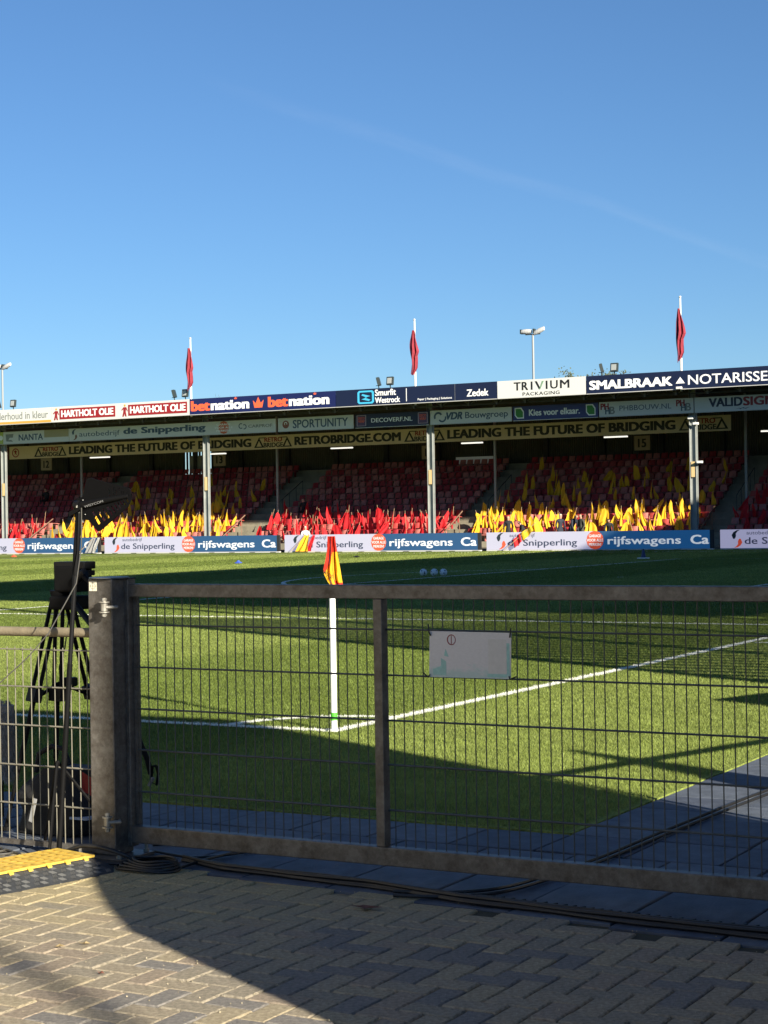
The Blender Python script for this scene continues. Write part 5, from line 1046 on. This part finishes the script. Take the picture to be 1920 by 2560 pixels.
q = MB(); q.add([RP(-.02,.165,.052),RP(LR,.165,.052),RP(LR,.455,.052),RP(-.02,.455,.052),RP(-.02,.165,.062),RP(LR,.165,.062),RP(LR,.455,.062),RP(-.02,.455,.062)], [(4,7,6,5),(0,1,5,4),(1,2,6,5),(2,3,7,6),(3,0,4,7)]); lid = q.build('lid', yl, cr)
q = MB()
for i in range(34):
    for j in range(5):
        a_ = .02+i*.055; c0 = .185+j*.053+(i % 2)*.012
        q.add([RP(a_,c0,.0622),RP(a_+.02,c0+.004,.0655),RP(a_+.04,c0+.0,.0622),RP(a_+.04,c0+.034,.0622),RP(a_+.02,c0+.036,.0655),RP(a_,c0+.034,.0622)], [(0,5,4,1),(1,4,3,2)])
q.build('lid_studs', yl, lid, kind='stuff')
for i in range(18): a_ = .03+i*.105; MB().box(0,0,0,0,0,0).add([RP(a_,.145,.045),RP(a_+.022,.145,.045),RP(a_+.022,.168,.0615),RP(a_,.168,.0615),RP(a_,.145,.052),RP(a_+.022,.145,.052),RP(a_+.022,.168,.0635),RP(a_,.168,.0635)], [(4,5,6,7),(0,4,7,3),(1,2,6,5),(0,1,5,4)]).build('lid_tooth', yl, lid)
q = MB()
for i in range(38):
    for j in range(4):
        a_ = .0+i*.05+(j % 2)*.025; c0 = .018+j*.036; z0 = c0/.17*.05
        for kk in range(3):
            a2 = a_+kk*.0085; sl = .022 if (i+j) % 2 else -.022; c2 = c0+.026; z2 = c2/.17*.05
            q.add([RP(a2,c0,z0+.0005),RP(a2+.004,c0,z0+.0045),RP(a2+.004+sl*.4,c2,z2+.0045),RP(a2+sl*.4,c2,z2+.0005),RP(a2+.0075,c0,z0+.0005),RP(a2+.0075+sl*.4,c2,z2+.0005)], [(0,1,2,3),(1,4,5,2)])
q.build('tread_pattern', mat('rubber_dusty', (.10,.10,.098), .7), cr, kind='stuff')
# ================================================================== CABLES
def wig(P_, amp, seed):
    R = random.Random(seed); out_ = []
    for i in range(len(P_)-1):
        for j in range(6):
            f_ = j/6; a_, c_ = Vector(P_[i]), Vector(P_[i+1]); p_ = a_.lerp(c_, f_); out_.append(p_+Vector((0, amp*math.sin((i*6+j)*.7+seed), 0)))
    out_.append(Vector(P_[-1])); return out_
def spline(P_, n=10):
    P_ = [Vector(p_) for p_ in P_]; P_ = [P_[0]]+P_+[P_[-1]]; out_ = []
    for i in range(1, len(P_)-2):
        for j in range(n):
            t_ = j/n; a_, b_, c_, d2 = P_[i-1:i+3]; out_.append(.5*((2*b_)+(-a_+c_)*t_+(2*a_-5*b_+4*c_-d2)*t_**2+(-a_+3*b_-3*c_+d2)*t_**3))
    out_.append(P_[-2]); return out_
base_l = [G(a, c).to_2d() for a, c in ((395, 1862), (480, 1880), (620, 1897), (800, 1918), (1000, 1950), (1200, 1975), (1400, 2000), (1659, 2028), (1760, 2040))]
labs = ['topmost thin', 'thick inner', 'middle', 'outer', 'lowest front', 'back', 'loose front']
for k in range(7):
    dy_ = -.02+k*.016+(.0 if k < 6 else -.1); zz = .010+(.014 if k in (2, 4) else 0); r_ = [.007,.010,.009,.010,.008,.006,.006][k]
    P_ = [(v_.x, v_.y+dy_*(.3+.1*i), zz+.002*math.sin(i*1.7+k)) for i, v_ in enumerate(base_l)]
    tag(MB().tube(spline(wig(P_, .006, k), 2), r_, 6).build('cable', cb, smooth=True), labs[k]+' black cable of the bundle along the slab edge', 'cable', 'cables along the slab edge')
# two cables that leave the bundle and cross the slabs
for k in range(2):
    P_ = [G(a, c+k*9, .012) for a, c in ((850, 1925), (960, 1928), (1080, 1918), (1190, 1888), (1300, 1850), (1420, 1800), (1540, 1752), (1659, 1706), (1800, 1655))]
    tag(MB().tube(spline(P_, 8), .0085, 6).build('cable', cb, smooth=True), ['left','right'][k]+' black cable of the pair curving under the gate across the slabs', 'cable')
for k, (P0, lab) in enumerate((([(330,1838),(420,1852),(520,1842),(560,1830),(420,1820),(330,1826)], 'loose black cable looping on the slabs under the gate hinge'),
        ([(215,1865),(300,1868),(360,1880),(450,1855),(540,1833)], 'black cable crossing the slab corner under the gate'))):
    tag(MB().tube(spline([G(a, c, .010+.004*k) for a, c in P0], 8), .007, 6).build('cable', cb, smooth=True), lab, 'cable')
# cable coil at the post foot
q = MB(); cc_ = G(320, 1878)
for k in range(5):
    ra, rb_ = .17-.014*k, .075-.006*k
    P_ = [(cc_.x+ra*math.cos(t_)+.01*k, cc_.y+rb_*math.sin(t_)*1.35, .01+.010*k+.004*math.sin(3*t_+k)) for t_ in np.linspace(0, 2*math.pi, 40)]
    q.tube(P_, .0065, 6)
tag(q.build('cable_coil', cb, smooth=True), 'coil of black cable on the bricks at the foot of the gate post', 'cable coil')
hp = [(1.45,-5.02,.02),(1.52,-5.05,.05),(1.63,-5.07,.085),(1.74,-5.07,.085),(1.84,-5.05,.06),(1.90,-5.0,.02)]
tag(MB().tube(spline(hp, 8), .010, 8).build('cable', cb, smooth=True), 'thick black cable arching in front of the post base plate', 'cable')
q = MB()
for k in range(3): q.tube([(1.12+.12*math.cos(t_)-.05*k, -5.08+.07*math.sin(t_), .01+.008*k) for t_ in np.linspace(0, 6.28, 28)], .006, 6)
tag(q.build('cable_coil', cbl, smooth=True), 'coil of dark cable behind the cable ramp at the left edge', 'cable coil')
# toothed rubber edging strip between slabs and bricks
es = thing('edging_strip', (4.3,-5.1,0), 'black toothed rubber strip lying along the slab edge beside the bricks', 'edging strip')
P_ = [G(a, c, .006) for a, c in ((1000, 1935), (1200, 1960), (1400, 1984), (1659, 2010), (1780, 2022))]; C2 = spline([(v_.x, v_.y+.01, .007) for v_ in P_], 10)
MB().tube(C2, .011, 6).build('spine', cb, es)
q = MB(); Ln = [C2[0]]
acc = 0
for i in range(len(C2)-1):
    a_, c_ = C2[i], C2[i+1]; n__ = max(1, int((c_-a_).length/.028))
    for j in range(n__): p_ = a_.lerp(c_, j/n__); q.bar(p_+Vector((-.028,-.042,.0)), p_+Vector((.028,.046,.0)), .009, .010)
q.build('teeth', cb, es, kind='stuff')
# ---- leaf litter and scraps
lm = mat('dead_leaf', (.14,.05,.03), .8); lm2 = mat('dry_leaf', (.32,.24,.12), .8)
LL = [(792, 1965, lm, .075, 'rust-red fallen leaf on the bricks below the middle of the gate'), (130, 2048, lm2, .022, 'tiny dry leaf on the sunlit bricks at the left'), (182, 2042, lm2, .026, 'small curled leaf beside another on the sunlit bricks'), (218, 2106, lm, .014, 'dark crumb of leaf in the middle of the sunlit bricks')]
for (xx, yy_, m_, s_, lab) in LL:
    p_ = G(xx, yy_); R = random.Random(xx); q = MB()
    q.add([(p_.x,p_.y,.006)]+[(p_.x+s_*(.5+.6*(k % 2))*math.cos(k*.7), p_.y+s_*.6*(.5+.6*(k % 2))*math.sin(k*.7), .004+R.uniform(0,.012)) for k in range(9)], [(0,k+1,(k+1) % 9+1) for k in range(9)])
    tag(q.build('leaf', m_), lab, 'leaf')
q = MB()
for i in range(900):
    x_, y_ = random.uniform(.8, 5.6), random.uniform(-7.6, -5.1); s_ = random.uniform(.0012, .0045); z_ = .001; a_ = random.uniform(0, 6)
    q.add([(x_+s_*math.cos(a_+k*2.1), y_+s_*math.sin(a_+k*2.1), z_) for k in range(3)]+[(x_, y_, z_+s_*1.2)], [(0,1,3),(1,2,3),(2,0,3)])
o = q.build('grit', mat('grit', (.35,.30,.2), .9, var=.5, scale=50), kind='stuff'); tag(o, 'loose grit and crumbs scattered over the brick path', 'grit')
# ================================================================== CONTRAIL
cm = bpy.data.materials.new('contrail'); cm.use_nodes = True; n = cm.node_tree.nodes; l = cm.node_tree.links; b_ = n['Principled BSDF']; b_.inputs['Base Color'].default_value = (.9,.9,.9,1); b_.inputs['Roughness'].default_value = 1; b_.inputs['Specular IOR Level'].default_value = 0
uvn = n.new('ShaderNodeTexCoord'); mpn = n.new('ShaderNodeMapping'); mpn.inputs['Scale'].default_value = (7, 1.2, 1); l.new(uvn.outputs['UV'], mpn.inputs[0]); nz = n.new('ShaderNodeTexNoise'); nz.inputs['Scale'].default_value = 2; nz.inputs['Detail'].default_value = 6; l.new(mpn.outputs[0], nz.inputs['Vector'])
sp_ = n.new('ShaderNodeSeparateXYZ'); l.new(uvn.outputs['UV'], sp_.inputs[0])
def mth(op, a, c=None):
    m_ = n.new('ShaderNodeMath'); m_.operation = op
    if isinstance(a, (int, float)): m_.inputs[0].default_value = a
    else: l.new(a, m_.inputs[0])
    if c is not None:
        if isinstance(c, (int, float)): m_.inputs[1].default_value = c
        else: l.new(c, m_.inputs[1])
    return m_.outputs[0]
sv = mth('POWER', mth('SINE', mth('MULTIPLY', sp_.outputs[1], math.pi)), 1.5); su = mth('POWER', mth('SINE', mth('MULTIPLY', sp_.outputs[0], math.pi)), .6)
trn = n.new('ShaderNodeBsdfTranslucent'); trn.inputs[0].default_value = (.95,.95,.95,1); tsp = n.new('ShaderNodeBsdfTransparent'); mxs_ = n.new('ShaderNodeMixShader')
l.new(mth('MULTIPLY', mth('MULTIPLY', sv, su), mth('MULTIPLY', mth('POWER', nz.outputs['Fac'], 1.3), .045)), mxs_.inputs[0]); l.new(tsp.outputs[0], mxs_.inputs[1]); l.new(trn.outputs[0], mxs_.inputs[2]); l.new(mxs_.outputs[0], n['Material Output'].inputs['Surface'])
q = MB(); ALT = 2500.; rows = [(430, 165), (620, 235), (840, 300), (1060, 375), (1280, 430), (1480, 505), (1680, 575), (1800, 610)]
for s_, (xx, yy_) in enumerate(rows): q.v += [tuple(G(xx, yy_-22-6*math.sin(s_), ALT)), tuple(G(xx, yy_+24, ALT))]
for s_ in range(len(rows)-1): q.f.append((2*s_, 2*s_+2, 2*s_+3, 2*s_+1)); q.m.append(0)
o = q.build('contrail', cm); uvl = o.data.uv_layers.new(name='uv')
for pl_ in o.data.polygons:
    for li in pl_.loop_indices: vi = o.data.loops[li].vertex_index; uvl.data[li].uv = ((vi//2)/(len(rows)-1), vi % 2)
o['kind'] = 'stuff'; tag(o, 'faint thin contrail cloud slanting across the blue sky', 'cloud')
